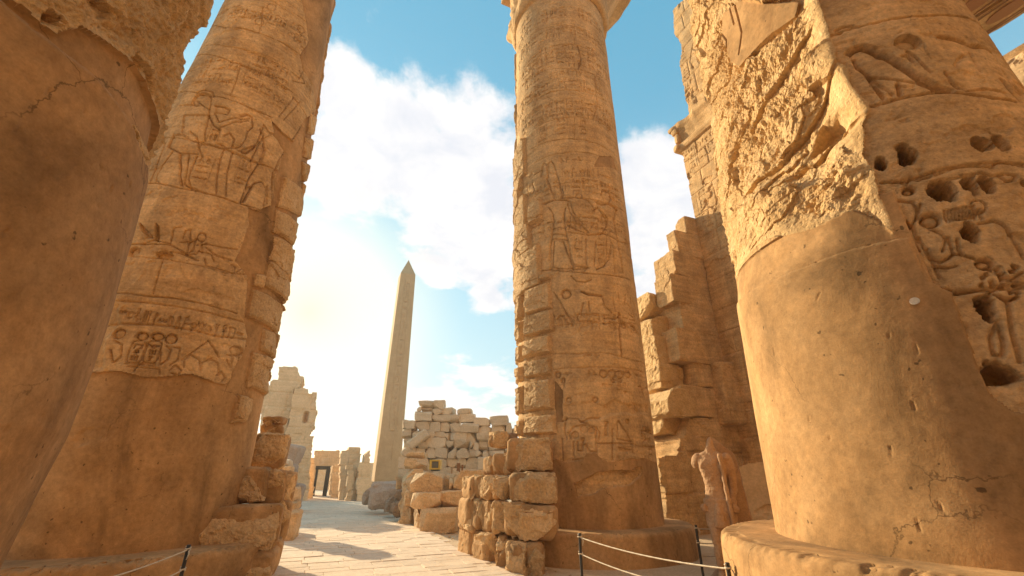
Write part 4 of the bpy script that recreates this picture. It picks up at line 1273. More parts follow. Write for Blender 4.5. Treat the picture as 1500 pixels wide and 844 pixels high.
# ------------------------------------------------------------------ tools for blocks, walls, tubes
def cube_grid(nx, ny, nz):
    pts, faces = [], []
    def face(u, v, w_, wv, nu, nv, flip):
        U, Vv = np.meshgrid(np.arange(nu + 1), np.arange(nv + 1), indexing='ij')
        P = np.zeros((nu + 1, nv + 1, 3), int)
        P[..., u] = U; P[..., v] = Vv; P[..., w_] = wv
        base = sum(len(p) for p in pts)
        idx = base + np.arange((nu + 1) * (nv + 1)).reshape(nu + 1, nv + 1)
        q = np.stack([idx[:-1, :-1], idx[1:, :-1], idx[1:, 1:], idx[:-1, 1:]], -1).reshape(-1, 4)
        if flip: q = q[:, ::-1]
        pts.append(P.reshape(-1, 3)); faces.append(q)
    n = (nx, ny, nz)
    for u, v, w_ in ((0, 1, 2), (1, 2, 0), (2, 0, 1)):
        face(u, v, w_, n[w_], n[u], n[v], False)
        face(u, v, w_, 0, n[u], n[v], True)
    P = np.concatenate(pts); F = np.concatenate(faces)
    key = (P[:, 0] * 4096 + P[:, 1]) * 4096 + P[:, 2]
    _, first, inv = np.unique(key, return_index=True, return_inverse=True)
    return P[first] / np.array(n, float) - 0.5, inv.ravel()[F]


def rock_geo(dims, seed, step, rad=0.05, amp=0.03, fr=2.0, chips=3, cdep=0.12, fine=0.25, facet=1.0):
    dims = np.array(dims, float)
    n = [int(np.clip(round(d / step), 3, 90)) for d in dims]
    P, F = cube_grid(*n)
    # crowd the grid lines towards the edges a little
    P = 0.5 * np.sign(P) * (np.abs(P * 2) ** 0.82)
    p = P * dims
    h = dims / 2
    rad = min(rad, h.min() * .8)
    inner = np.clip(p, -(h - rad), h - rad)
    d = p - inner
    L2 = np.linalg.norm(d, axis=1); Li = np.abs(d).max(1)
    p = inner + d * (Li / np.maximum(L2, 1e-9))[:, None]
    nrm = d / np.maximum(L2, 1e-9)[:, None]
    r = np.random.default_rng(seed)
    # skew so that no block is a perfect box
    sh = r.uniform(-.07, .07, 6)
    p = p + np.c_[p[:, 2] * sh[0] + p[:, 1] * sh[1], p[:, 0] * sh[2] + p[:, 2] * sh[3], p[:, 0] * sh[4] * .6 + p[:, 1] * sh[5] * .6]
    for k in range(chips):
        c = np.sign(r.uniform(-1, 1, 3))
        if r.random() < .5: c[r.integers(3)] *= r.uniform(0, .25)
        nn = c / dims ** .6 * r.uniform(.5, 1.2, 3)
        nn /= np.linalg.norm(nn)
        q = p @ nn
        lim = q.max() - r.uniform(.25, 1.0) * cdep
        ex = np.maximum(q - lim - .03 * n3(p * 6, seed + k), 0)
        p = p - nn * ex[:, None] * .92
    off = seed * 1.37
    f1 = fbm3(p * fr + off, 4, seed)
    f2 = fbm3(p * fr * 6 + off, 3, seed + 5)
    f3_ = np.round(fbm3(p * fr * np.array([1, 1, 2.4]) + off + 7, 2, seed + 9) * 5) / 5
    ax_ = np.abs(nrm).argmax(1)
    uu = np.where(ax_ == 0, p[:, 1], p[:, 0]); vv = np.where(ax_ == 2, p[:, 1], p[:, 2])
    wv = .3 * fbm2(uu * fr * 2, vv * fr * 2, 3, seed)
    fa = facets(uu * fr * 1.1 + off + wv, vv * fr * 1.7 + wv, seed % 97) + .35 * facets(uu * fr * 3.4 + off + wv * 2, vv * fr * 4.6 - wv, seed % 89 + 40)
    p = p + nrm * (amp * (0.9 * f1 + .9 * fa * facet + fine * f2))[:, None]
    return p, F


def block(name, c, dims, rz=0.0, mat=None, seed=0, parent=None, step=None, tilt=(0, 0), **kw):
    step = step or max(0.03, max(dims) / 16)
    p, F = rock_geo(dims, seed, step, **kw)
    me = mesh(name, p, F, mat, None, False, loc=(0, 0, 0))
    if parent is not None:
        me.parent = parent
        me.location = np.array(c) - np.array(parent.location)
    else:
        me.location = c
    me.rotation_euler = (tilt[0], tilt[1], rz)
    return me


def hit(px, py, O, n):
    """pixel ray against the vertical plane through O with horizontal normal n"""
    d = ray(px, py)
    t = (O[0] * n[0] + O[1] * n[1]) / (d[0] * n[0] + d[1] * n[1])
    return np.array([d[0] * t, d[1] * t, EYE + d[2] * t])


def panel(name, poly, O, u, depth, mat, parent, step=0.06, ch=0.9, bl=1.4, proud=0.02, seed=0, jitter=0.05, carve=None, amp=0.012, joint=0.03, px=True, jw=None, n=None):
    """a wall of coursed masonry: front face in the vertical plane through O along u, outline given in pixels or (s, z)"""
    u = np.array(u, float); u /= np.linalg.norm(u)
    nrm = np.array([u[1], -u[0]])
    if nrm @ (-np.array(O[:2])) < 0:
        nrm = -nrm
    if px:
        P = []
        for q in poly:
            h_ = hit(q[0], q[1], O, nrm)
            P.append(((h_[:2] - np.array(O[:2])) @ u, h_[2]))
    else:
        P = poly
    P = np.array(P)
    s = np.arange(P[:, 0].min() - step, P[:, 0].max() + step * 1.5, step)
    z = np.arange(P[:, 1].min() - step, P[:, 1].max() + step * 1.5, step)
    f = Field(s, z)
    r = np.random.default_rng(seed)
    nz = int((z[-1] - z[0]) / ch) + 2
    zl = z[0] + np.concatenate([[0], np.cumsum(r.uniform(.8, 1.2, nz) * ch)])
    ci = np.searchsorted(zl, f.Z + 0.02 * fbm2(f.S * 1.5, f.Z * 1.5, 3, seed)) - 1
    dz_ = np.min(np.abs(f.Z[..., None] - zl[None, None, :]), -1) if f.Z.size * len(zl) < 4e7 else np.full(f.Z.shape, 9.)
    ds = np.full(f.S.shape, 9.0)
    bi = np.zeros(f.S.shape, int)
    for k in range(nz + 1):
        m = ci == k
        if not m.any(): continue
        sl_ = s[0] - r.uniform(0, bl) + np.concatenate([[0], np.cumsum(r.uniform(.6, 1.4, int((s[-1] - s[0]) / bl * 1.7) + 4) * bl)])
        v = f.S[m]
        ds[m] = np.min(np.abs(v[:, None] - sl_[None]), 1)
        bi[m] = np.searchsorted(sl_, v) + k * 97
    rb = np.random.default_rng(seed + 1).random(20000)
    f.H += (rb[bi % 20000] - .5) * 2 * proud
    jw = jw or step * .8
    f.H -= joint * np.exp(-(np.minimum(dz_, ds) / jw) ** 2)
    f.H += amp * fbm2(f.S * 2, f.Z * 2, 4, seed + 3) * 2
    lo = fbm2(f.S * 1.1, f.Z * 1.3, 4, seed + 8)
    f.H -= 0.05 * sst(lo, .28, .36)
    if carve: carve(f)
    ja = jitter * fbm2(f.S * 2.5, f.Z * 2.5, 4, seed + 4) * 2; jb = jitter * fbm2(f.S * 2.5, f.Z * 2.5, 4, seed + 6) * 2
    # broken edges follow the blocks: shift whole blocks in or out of the outline
    ja = ja + (rb[(bi * 7) % 20000] - .5) * jitter * 3
    ins = inside(f.S + ja, f.Z + jb, P)
    cell = ins[:-1, :-1] & ins[1:, 1:] & ins[1:, :-1] & ins[:-1, 1:]
    nzv, nsv = f.S.shape
    idx = np.arange(nzv * nsv).reshape(nzv, nsv)
    ext = 0.0
    fx = np.array(O[:2])[None, None] + f.S[..., None] * u + (f.H[..., None]) * nrm
    bx = np.array(O[:2])[None, None] + f.S[..., None] * u - depth * nrm + 0 * fx
    VF_ = np.concatenate([fx, f.Z[..., None]], -1).reshape(-1, 3)
    VB_ = np.concatenate([bx, f.Z[..., None]], -1).reshape(-1, 3)
    # a mid sheet roughens the sides
    mid = [0.25, 0.5, 0.75]
    layers = [VF_] + [VF_ * (1 - m_) + VB_ * m_ + np.concatenate([u * 1.0, [0.3]])[None] * (0.10 * fbm2(f.S * 3 + m_ * 9, f.Z * 3, 3, seed + int(m_ * 40))).reshape(-1, 1) for m_ in mid] + [VB_]
    NV = nzv * nsv
    V = np.concatenate(layers)
    nl = len(layers) - 1
    q = np.stack([idx[:-1, :-1], idx[:-1, 1:], idx[1:, 1:], idx[1:, :-1]], -1)
    front = q[cell]
    flip = np.cross(np.array([u[0], u[1], 0]), np.array([0, 0, 1.]))[:2] @ nrm < 0
    Fs = [front, front[:, ::-1] + nl * NV]
    pad = np.pad(cell, 1)
    C = pad[1:-1, 1:-1]
    def side(mask, a, b):
        A, B = a[mask], b[mask]
        for k in range(nl):
            Fs.append(np.stack([A + (k + 1) * NV, B + (k + 1) * NV, B + k * NV, A + k * NV], -1))
    side(C & ~pad[:-2, 1:-1], idx[:-1, :-1], idx[:-1, 1:])
    side(C & ~pad[2:, 1:-1], idx[1:, 1:], idx[1:, :-1])
    side(C & ~pad[1:-1, :-2], idx[1:, :-1], idx[:-1, :-1])
    side(C & ~pad[1:-1, 2:], idx[:-1, 1:], idx[1:, 1:])
    F = np.concatenate(Fs)
    if flip: F = F[:, ::-1]
    uq, inv = np.unique(F, return_inverse=True)
    return mesh(name, V[uq], inv.reshape(F.shape), mat, parent, False)


def tube(name, pts, rad, mat, parent=None, n=8, wob=0.0):
    pts = np.asarray(pts, float)
    V, F = [], []
    m = len(pts)
    rad = np.full(m, rad) if np.isscalar(rad) else np.asarray(rad)
    for i in range(m):
        t = pts[min(i + 1, m - 1)] - pts[max(i - 1, 0)]
        t /= np.linalg.norm(t) + 1e-9
        a = np.cross(t, [0, 0, 1.0]) if abs(t[2]) < .95 else np.cross(t, [1.0, 0, 0])
        a /= np.linalg.norm(a); b = np.cross(t, a)
        for k in range(n):
            an = 2 * np.pi * k / n
            V.append(pts[i] + rad[i] * (np.cos(an) * a + np.sin(an) * b))
    for i in range(m - 1):
        for k in range(n):
            k2 = (k + 1) % n
            F.append((i * n + k, i * n + k2, (i + 1) * n + k2, (i + 1) * n + k))
    F = [tuple(x) for x in F] + [tuple(range(n - 1, -1, -1)), tuple((m - 1) * n + k for k in range(n))]
    return mesh(name, V, F, mat, parent)


def box(name, c, d, rz, mat, parent, bev=0.008):
    p, F = cube_grid(3, 3, 3)
    d = np.array(d)
    h = d / 2
    g = np.where(np.abs(p) > .4, np.sign(p) * h, np.sign(p) * (h - bev))
    # chamfer: pull corner points in
    k = (np.abs(p) > .4).sum(1)
    g = np.where((k >= 2)[:, None], g - np.sign(p) * bev * .4 * (np.abs(p) > .4), g)
    ca, sa = math.cos(rz), math.sin(rz)
    V = np.c_[c[0] + g[:, 0] * ca - g[:, 1] * sa, c[1] + g[:, 0] * sa + g[:, 1] * ca, c[2] + g[:, 2]]
    return mesh(name, V, F, mat, parent, False)


ORD = ['first', 'second', 'third', 'fourth', 'fifth', 'sixth', 'seventh', 'eighth', 'ninth', 'tenth', 'eleventh', 'twelfth', 'thirteenth']
RA = math.atan2(BX[1], BX[0])        # rotation that lines a block up with the axis

# ------------------------------------------------------------------ temple walls on the right
K = np.array([8.0, 16.1])
wallR = thing('temple_wall', 'tall carved sandstone wall with a cornice, sunlit at the top, behind the rough column', 'wall', (K[0], K[1], 0))
wallR['kind'] = 'thing'


def carve_wall(f):
    # figures and text cut into the long wall, s runs towards the camera
    r = random.Random(3)
    for (s0, z0, h) in [(0.9, 9.6, 3.6), (2.9, 9.8, 3.6), (1.0, 4.2, 3.6), (3.0, 4.3, 3.5), (1.4, 17.9, 3.6)]:
        w_ = h * .42
        L = [[(.30, 0), (.36, .35), (.30, .48), (.34, .62), (.22, .72), (.30, .78), (.42, .80)], [(.62, 0), (.56, .3), (.60, .46), (.52, .62), (.66, .74), (.55, .80), (.44, .80)],
             [(.42, .80), (.38, .86), (.44, .93), (.54, .92), (.56, .84), (.50, .80)], [(.44, .93), (.40, 1.0), (.5, 1.04), (.55, .93)], [(.66, .74), (.85, .62), (1.0, .70)], [(.30, .48), (.60, .46)], [(.30, .36), (.62, .34)],
             [(.36, .35), (.44, 0)], [(.56, .3), (.5, .05)], [(1.0, .3), (1.02, 1.0)], [(.22, .72), (.05, .55), (.1, .4)]]
        for l in L:
            f.stroke([(s0 + x * w_, z0 + y_ * h) for x, y_ in l], .03, .022)
    for (s0, s1, z0, z1, sd_) in [(.3, .9, 9.8, 13.0, 1), (2.3, 2.9, 10, 13.2, 2), (.3, 4, 14.2, 15.4, 4), (2.4, 3.0, 4.5, 7.8, 5), (.4, 5, 8.4, 9.1, 6), (.9, 1.4, 18, 21.5, 7)]:
        glyph_block(f, s0, s1, z0, z1, .42, sd_, .016)


panel('wall', [(-0.02, -0.2), (2.7, -0.2), (2.7, 15.6), (-0.02, 15.6)], K, -AX, 2.0, M_CARVED, wallR, 0.035, 1.05, 1.6, 0.012, 11, 0.0, carve_wall, 0.01, 0.035, False)
panel('upper_wall', [(0.75, 16.9), (2.7, 16.9), (2.7, 24.0), (1.1, 24.0), (.95, 22.5), (1.2, 21.4), (.9, 20.4), (.75, 18)], K, -AX, 1.6, M_CARVED, wallR, 0.04, 1.1, 1.6, 0.012, 12, 0.03, carve_wall, 0.01, 0.03, False)
# torus roll and cavetto cornice, swept along the wall
prof = [(0.0, 15.55), (.16, 15.6), (.24, 15.72), (.24, 15.84), (.16, 15.94), (.03, 15.98), (.03, 16.05), (.06, 16.3), (.16, 16.6), (.34, 16.82), (.36, 16.86), (.36, 17.1), (-1.9, 17.12)]
V, F = [], []
ss = np.arange(-.12, 2.72, .07)
for i, s in enumerate(ss):
    for k, (o, z_) in enumerate(prof):
        n_ = -BX
        wob = .02 * float(n2(np.array([s * 2.]), np.array([z_ * 3.]), 4)[0])
        if k > 8: wob -= .25 * max(0, float(n2(np.array([s * 1.3]), np.array([k * .3]), 8)[0]))
        p = K - AX * s + n_ * (o * .6 + wob)
        V.append((p[0], p[1], z_ + wob))
m_ = len(prof)
for i in range(len(ss) - 1):
    for k in range(m_ - 1):
        F.append((i * m_ + k, i * m_ + k + 1, (i + 1) * m_ + k + 1, (i + 1) * m_ + k))
F = [tuple(x) for x in F] + [tuple(range(m_ - 1, -1, -1))]
mesh('cornice', V, F, M_CARVED, wallR, False)
# the cornice returns round the far end of the wall
for k, (o, z_, h_) in enumerate([(.20, 16.98, .26), (.13, 16.7, .3), (.06, 16.3, .5), (.12, 15.77, .34)]):
    p = K + AX * (o * .5) + BX * .8
    block('cornice_return', (p[0], p[1], z_), (2.0 + o, o + .2, h_), RA, M_CARVED, 60 + k, wallR, .12, rad=.08, amp=.02, chips=1)

stub = thing('broken_wall', 'broken wall stub of big blocks with a rough sunlit end, right of the middle column', 'wall', (6.6, 15.5, 0))
stub['kind'] = 'thing'
C4 = lambda x, y: (920 + x / 3.013, 280 + y / 3.013)
C5 = lambda x, y: (930 + x / 2.785, 540 + y / 2.785)
nS = -AX
#  face-left x, end-left x, y top, y bottom (crop pixels)
rowsS = [(C4, 255, 205, 108, 178, 1), (C4, 217, 176, 168, 272, 1), (C4, 200, 103, 268, 368, 1), (C4, 187, 113, 364, 480, 1), (C4, 240, 128, 476, 612, 1), (C4, 225, 138, 606, 748, 1),
         (C4, 300, 170, 742, 850, 1), (C5, 190, 130, 72, 130, 1), (C5, 175, 80, 95, 192, 1)]
for k, (cf, xf, xe, y0, y1, _) in enumerate(rowsS):
    a_ = hit(*cf(xf, y0), K, nS); b_ = hit(*cf(xf, y1), K, nS)
    E = (a_ + b_) / 2
    Ln = (K - E[:2]) @ BX + .9
    e0 = hit(*cf(xe, (y0 + y1) / 2), E[:2], -BX)
    th = max(.4, (e0[:2] - E[:2]) @ AX)
    zt, zb = a_[2], b_[2]
    c = E[:2] + BX * (Ln / 2) + AX * (th / 2)
    bo = block('stone_block', (c[0], c[1], (zt + zb) / 2), (Ln, th, zt - zb + .02), RA, M_CARVED, 300 + k, stub, .04, rad=.025, amp=.022, fr=1.6, chips=2, cdep=.14, fine=.5)
# blocks of the rough end farther back
for k, (cf, x0, x1, y0, y1, dt) in enumerate([(C4, 45, 135, 455, 560, 1.4), (C4, 50, 140, 560, 670, 1.3), (C4, 70, 150, 650, 790, 1.1), (C4, 85, 160, 770, 844, 1.0), (C5, 50, 130, 0, 90, 1.0), (C5, 75, 180, 88, 200, .3), (C5, 55, 140, 190, 270, .9)]):
    Ob = K - BX * 1.9 + AX * dt
    a_ = hit(*cf(x0, y0), Ob, nS); b_ = hit(*cf(x1, y1), Ob, nS)
    c = (a_ + b_) / 2
    block('stone_block', (c[0] + .2, c[1] + .3, c[2]), (abs((b_ - a_)[:2] @ BX) + .25, 1.3, a_[2] - b_[2] + .05), RA, M_BROKEN, 330 + k, stub, .05, rad=.04, amp=.05, fr=1.6, chips=3, cdep=.25, fine=.5)
zl = hit(*C5(150, 192), K, nS)[2]
panel('lower_wall', [(-3.6, -.2), (.95, -.2), (.95, zl), (-2.05, zl), (-2.5, zl - .7), (-2.9, zl - 1.2), (-3.6, zl - 1.3)], K, BX, 2.2, M_CARVED, stub, .04, 1.2, 1.5, .05, 21, .05,
      lambda f: (f.stroke([(-.95, .2), (-.95, .9)], .14, .5), f.stroke([(-.75, .2), (-.75, .9)], .14, .5), f.H.__iadd__(rock(f.S, f.Z, 19, .06, .9))), .02, .04, False)
zr = hit(*C4(330, 800), K, nS)[2]
p = K - BX * .25 - AX * .12
block('stone_block', (p[0] + .2, p[1] + .35, (zl + zr) / 2 + .1), (1.6, 1.2, zr - zl + .6), RA, M_CARVED, 350, stub, .06, rad=.1, amp=.05, chips=3)

# ---- round-topped plaster slab behind the statue
sl_c = np.array([5.55, 10.45])
slab_t = thing('standing_slab', 'plain plastered slab with a rounded top standing behind the headless statue', 'slab', (sl_c[0], sl_c[1], 0))
us = np.array([.88, -.47])
pts = [(-.72, -.1), (.9, -.1), (.9, 1.5)] + [(.09 + .81 * math.cos(t), 1.5 + .42 * math.sin(t)) for t in np.linspace(.1, math.pi, 14)]
panel('slab_body', pts, sl_c, us, .35, M_SLAB, slab_t, .03, 9, 9, .0, 31, .004, None, .01, 0, False)

# ---- architraves over the side columns, upper right
A1 = np.array([13.4, 8.3])
arch = thing('architrave', 'stone architrave with a painted underside at the upper right corner, over a bud column', 'architrave', (12.2, 9.2, 0))
ca, sa = AX, BX
def obox(name, o, la, lb, z0, z1, mat, parent, amp=.02, seed=1, step=.12):
    c = o + AX * (la[0] + la[1]) / 2 + BX * (lb[0] + lb[1]) / 2
    return block(name, (c[0], c[1], (z0 + z1) / 2), (lb[1] - lb[0], la[1] - la[0], z1 - z0), RA, mat, seed, parent, step, rad=.03, amp=amp, chips=2, cdep=.1)
obox('beam', A1, (-7, 5.2), (-.95, 0), 13.0, 14.6, M_CARVED, arch, .02, 3)
obox('beam', A1, (-7, 5.0), (-2.1, -1.03), 12.98, 14.6, M_CARVED, arch, .02, 4)
for a_ in (4.2, -6.3):
    V, F = lathe(A1 - BX * 1.0 + AX * a_, resample([(1.15, -.1), (1.2, 2), (1.0, 9), (1.2, 10.2), (1.25, 11), (.95, 12.1), (1.0, 12.15), (1.0, 12.98)], .3), 64, .02, 5)
    mesh('bud_column', V, F, M_CARVED, arch)
# faded paint: discs and wing bands under the beam
def under(name, pts, z, mat):
    V = [tuple(A1 + AX * a_ + BX * b_) + (z,) for a_, b_ in pts] + [tuple(A1 + AX * a_ + BX * b_) + (z + .02,) for a_, b_ in pts]
    n_ = len(pts)
    mesh(name, V, [tuple(range(n_ - 1, -1, -1)), tuple(range(n_, 2 * n_))] + [(i, (i + 1) % n_, n_ + (i + 1) % n_, n_ + i) for i in range(n_)], mat, arch, False)
for a0 in (-.55, -2.3, -4.1):
    under('painted_disc', [(a0 + .42 * math.cos(t), -.5 + .2 * math.sin(t)) for t in np.linspace(0, 2 * math.pi, 20)[:-1]], 12.975, M_RED)
    under('painted_disc', [(a0 + .2 + .4 * math.cos(t), -1.55 + .22 * math.sin(t)) for t in np.linspace(0, 2 * math.pi, 20)[:-1]], 12.955, M_RED)
for b0 in (-.12, -.2, -.86, -1.2, -1.95):
    under('painted_band', [(-6.8, b0), (.9, b0), (.9, b0 + .035), (-6.8, b0 + .035)], 12.972 if b0 > -1 else 12.952, M_OCHRE)

cw = gpt(1500, 140, 0) * 0
Pc = at(1478, 78, 7.5)
clear = thing('clerestory_wall', 'sunlit high wall seen past the right edge of the rough column', 'wall', (Pc[0], Pc[1], 0))
clear['kind'] = 'thing'
un = np.array([.38, -.925])
nn_ = np.array([un[1], -un[0]])
zt = Pc[2]
panel('wall', [(-2.2, -.2), (5, -.2), (5, zt + .3), (-2.2, zt - .05)], Pc[:2], un, 1.2, M_GOLD, clear, .07, 1.1, 2.6, .02, 41, .02, None, .015, .12, False)

# ------------------------------------------------------------------ the obelisk
OB = np.array([-10.3, 38.3])
obel = thing('obelisk', 'tall pale granite obelisk with faint carved signs rising beyond the paved way', 'obelisk', (OB[0], OB[1], 0))
hw0, hw1, z0o, z1o, zap = 0.99, 0.70, 1.0, 19.35, 21.15


def ob_face(k):
    s = np.linspace(-1, 1, 40 if k == 0 else 8); z = np.linspace(z0o, z1o, 420 if k == 0 else 30)
    f = Field(s, z)
    f.H += .012 * fbm2(f.S * 2 + k, f.Z * .8, 4, k)
    if k == 0:
        r = random.Random(8)
        zz = 18.6
        while zz > 5:
            h = r.choice([.45, .6, .8])
            glyph(f, r.randrange(len(GLYPHS)), -.2, zz - h, .38, h * .85, .045, .035)
            zz -= h
        f.stroke([(-.34, 5), (-.34, 18.8)], .03, .04); f.stroke([(.34, 5), (.34, 18.8)], .03, .04)
        f.stroke([(.1, 2.0), (.16, 4.4), (.1, 6.5)], .03, .05)
    hw = hw0 + (hw1 - hw0) * (f.Z - z0o) / (z1o - z0o)
    d1, d2 = [(BX, -AX), (-AX, -BX), (-BX, AX), (AX, BX)][k]
    P = OB + (f.S * hw)[..., None] * d1 + (hw + f.H * (1 - np.abs(f.S) ** 12))[..., None] * d2
    V = np.concatenate([P, f.Z[..., None]], -1).reshape(-1, 3)
    i = np.arange(f.S.size).reshape(f.S.shape)
    return V, np.stack([i[:-1, :-1], i[:-1, 1:], i[1:, 1:], i[1:, :-1]], -1).reshape(-1, 4)


Vs, Fs, nb = [], [], 0
for k in range(4):
    V, F = ob_face(k)
    if k in (1, 3) or True:
        a_, b_ = [(BX, -AX), (-AX, -BX), (-BX, AX), (AX, BX)][k]
        if np.cross(np.append(a_, 0), [0, 0, 1])[:2] @ b_ < 0: F = F[:, ::-1]
    Vs.append(V); Fs.append(F + nb); nb += len(V)
mesh('shaft', np.concatenate(Vs), np.concatenate(Fs), M_OBEL, obel, True)
q = [tuple(OB + BX * hw1 * x + AX * hw1 * y) + (z1o,) for x, y in ((-1, -1), (1, -1), (1, 1), (-1, 1))] + [tuple(OB) + (zap,)]
mesh('pyramidion', q, [(0, 1, 4), (1, 2, 4), (2, 3, 4), (3, 0, 4), (3, 2, 1, 0)], M_OBEL, obel, False)
block('pedestal', (OB[0], OB[1], .45), (2.7, 2.7, 1.1), RA, M_OBEL, 5, obel, .2, rad=.06, amp=.03)

# ------------------------------------------------------------------ far ruins along the way
M1 = lambda x, y: (360 + x / 3.015, 520 + y / 3.015)
mm1 = lambda L: [M1(*p) for p in L]
def far_wall(name, label, cat, poly, Y, u, depth, seed, part='wall', mat=M_FAR, ch=.9, bl=1.6, jit_=.05, **kw):
    P = mm1(poly)
    x0 = min(p[0] for p in P)
    bot = max(p[1] for p in P)
    O = at(P[0][0], P[0][1], Y)
    t = thing(name, label, cat, (O[0], O[1], 0))
    t['kind'] = 'thing'
    P = [(p[0], p[1] + (25 if p[1] > bot - 6 else 0)) for p in P]
    panel(part, P, O, u, depth, mat, t, .06, ch, bl, .025, seed, jit_, **kw)
    return t

pyl = far_wall('ruined_pylon', 'high ruined pylon wall with a stepped broken top on the left of the way', 'ruin',
               [(170, 390), (60, 395), (64, 165), (72, 140), (100, 140), (112, 108), (143, 105), (145, 50), (232, 50), (232, 88), (262, 98), (238, 145), (215, 150), (205, 180)], 30.5, BX, 3.0, 51, 'front_wall', jit_=.02)
pO = np.array(pyl.location)[:2]
panel('side_wall', mm1([(165, 400), (205, 165), (215, 148), (262, 143), (280, 150), (276, 162), (288, 168), (290, 160), (318, 162), (312, 235), (300, 330), (285, 352), (305, 358), (295, 430), (268, 660), (120, 680), (90, 640), (100, 390)]),
      at(*M1(200, 400), 30.0), BX, 2.0, M_FAR, pyl, .06, 1.0, 2.0, .03, 52, .04,
      lambda f: [f.stroke([hs, hs + np.array([.0, .45])], .2, .4) for hs in [np.array([((hit(*M1(262, 290), at(*M1(200, 400), 30.0), AX)[:2] - at(*M1(200, 400), 30.0)[:2]) @ BX), hit(*M1(262, 290), at(*M1(200, 400), 30.0), AX)[2]])]])
gate = far_wall('stone_gateway', 'small stone gateway with a dark framed doorway at the end of the way', 'gateway',
                [(255, 640), (262, 460), (300, 452), (300, 420), (415, 420), (418, 455), (425, 470), (425, 645), (358, 645), (376, 494), (318, 494), (294, 645)], 37.0, BX, 1.4, 53, 'wall', ch=.55, bl=1.2, jit_=.015)
gO = at(*M1(340, 560), 36.9)
def bar(name, p, q, wd, dp, mat, par):
    pa, pb = at(*M1(*p), 36.85), at(*M1(*q), 36.85)
    c = (pa + pb) / 2
    L = np.linalg.norm(pb - pa)
    hor = abs(pb[0] - pa[0]) > abs(pb[2] - pa[2])
    c = c - np.array([0, .25, 0])
    box(name, (c[0], c[1], c[2]), (L if hor else wd, dp, wd if hor else L), RA, mat, par)
bar('door_frame', (322, 503), (300, 645), .17, .3, M_DOOR, gate); bar('door_frame', (369, 503), (351, 645), .30, .4, M_DOOR, gate); bar('door_lintel', (317, 499), (377, 499), .26, .36, M_DOOR, gate)
far_wall('ruined_pier', 'square ruined pier of pale stone nearest the doorway, right of it', 'ruin', [(366, 640), (384, 488), (400, 484), (425, 484), (422, 645)], 34.0, BX, 1.2, 54, ch=.8)
far_wall('ruined_pier', 'tallest ruined pier with a stepped top between the doorway and the obelisk', 'ruin', [(405, 645), (412, 560), (422, 416), (455, 416), (458, 406), (512, 404), (514, 440), (505, 470), (495, 645)], 31.5, BX, 1.6, 55, ch=.8)
far_wall('ruined_pier', 'narrow upright pier standing in front of the tallest ruined pier', 'ruin', [(438, 645), (448, 488), (478, 486), (472, 648)], 30.5, BX, .8, 58, ch=1.4)
far_wall('ruined_pier', 'low broken pier of pale blocks just left of the obelisk', 'ruin', [(480, 655), (492, 475), (525, 470), (530, 440), (556, 415), (560, 655)], 30.0, BX, 1.5, 56, ch=.8)
far_wall('boundary_wall', 'pale wall of large blocks seen through the small doorway', 'wall', [(280, 640), (290, 500), (400, 500), (410, 640)], 48.0, BX, 1.0, 57, ch=.5, bl=.9)
far_wall('ruined_wall', 'low pale wall on the left of the way, beside the doorway', 'ruin', [(250, 655), (262, 520), (285, 452), (311, 458), (288, 640)], 33.0, BX, .8, 59, ch=1.2)
# ruins closing the view right of the obelisk and left behind the columns
far_wall('ruined_wall', 'long low ruined wall far behind the obelisk and the stacked blocks', 'ruin', [(480, 640), (480, 480), (700, 470), (1000, 450), (1300, 470), (1300, 640)], 52.0, BX, 2.0, 60, ch=1.0)

# ------------------------------------------------------------------ unseen walls, pylon and columns added to block sun and sky light
E0 = np.array([-20.4, 34.6])
hall = thing('sun_blocker_wall', 'unseen ruined wall added behind the shaded left column to block low sun', 'wall', (E0[0], E0[1], 0))  # added unseen to block low sun; its height sets how much reaches the path
hall['kind'] = 'thing'
panel('wall', [(0, -.2), (-38, -.2), (-38, 8), (-30, 8.5), (-22, 7.6), (-15, 8.2), (-8, 7.4), (-3, 7.8), (-.6, 7.2), (-.6, 6.5), (0, 6.2)], E0, BX, 2.5, M_FAR, hall, .16, 1.1, 2.2, .03, 71, .06, None, .02, .05, False)
pb = ab(-17, 1.5)
pylb = thing('pylon', 'massive unseen pylon added behind the camera to cut sky light', 'pylon', (pb[0], pb[1], 0))  # out of view, put in to darken the sky fill from behind
for sx in (-1, 1):
    panel('tower', [(sx * 3.2, -.2), (sx * 32, -.2), (sx * 30, 25), (sx * 4.2, 25)], pb, BX, 4, M_CARVED, pylb, .3, 1.2, 2.4, .02, 72 + sx, .02, None, .02, .05, False)
for k, (a0, b0) in enumerate([(-5.2, 6.3), (-5.0, -3.4)]):  # unseen repeats, added to keep sky light off the shaded faces
    cc = ab(a0, b0)
    t = thing('papyrus_column', 'papyrus column of the nave added unseen behind the camera to cut sky light, %s side' % ('far' if k else 'near'), 'column', (cc[0], cc[1], 0), GC)
    t['kind'] = 'thing'
    V, F = lathe(cc, resample([(1.7, .8), (1.8, 2), (1.6, 6), (1.36, 17.6)], .3), 64, .02, k)
    mesh('carved_shaft', V, F, M_CARVED, t)
    plinth(cc, 2.4, .9, t, 30 + k, .03)
    capital(cc, 17.5, 1.36, t, 40 + k)
for sx, b0 in ((1, 11.5), (-1, -10.0)):  # unseen walls stand in for side column rows, added to cut sky fill
    o_ = ab(-14, b0)
    t = thing('side_wall', 'tall unseen side wall added to cut sky light on the %s' % ('sunny side' if sx < 0 else 'shaded side'), 'wall', (o_[0], o_[1], 0))
    t['kind'] = 'thing'
    panel('wall', [(0, -.2), (10 if sx > 0 else 15, -.2), (10 if sx > 0 else 15, 18), (0, 18.5)], o_, AX, 2, M_CARVED, t, .2, 1.1, 2.2, .02, 75, .04, None, .02, .05, False)
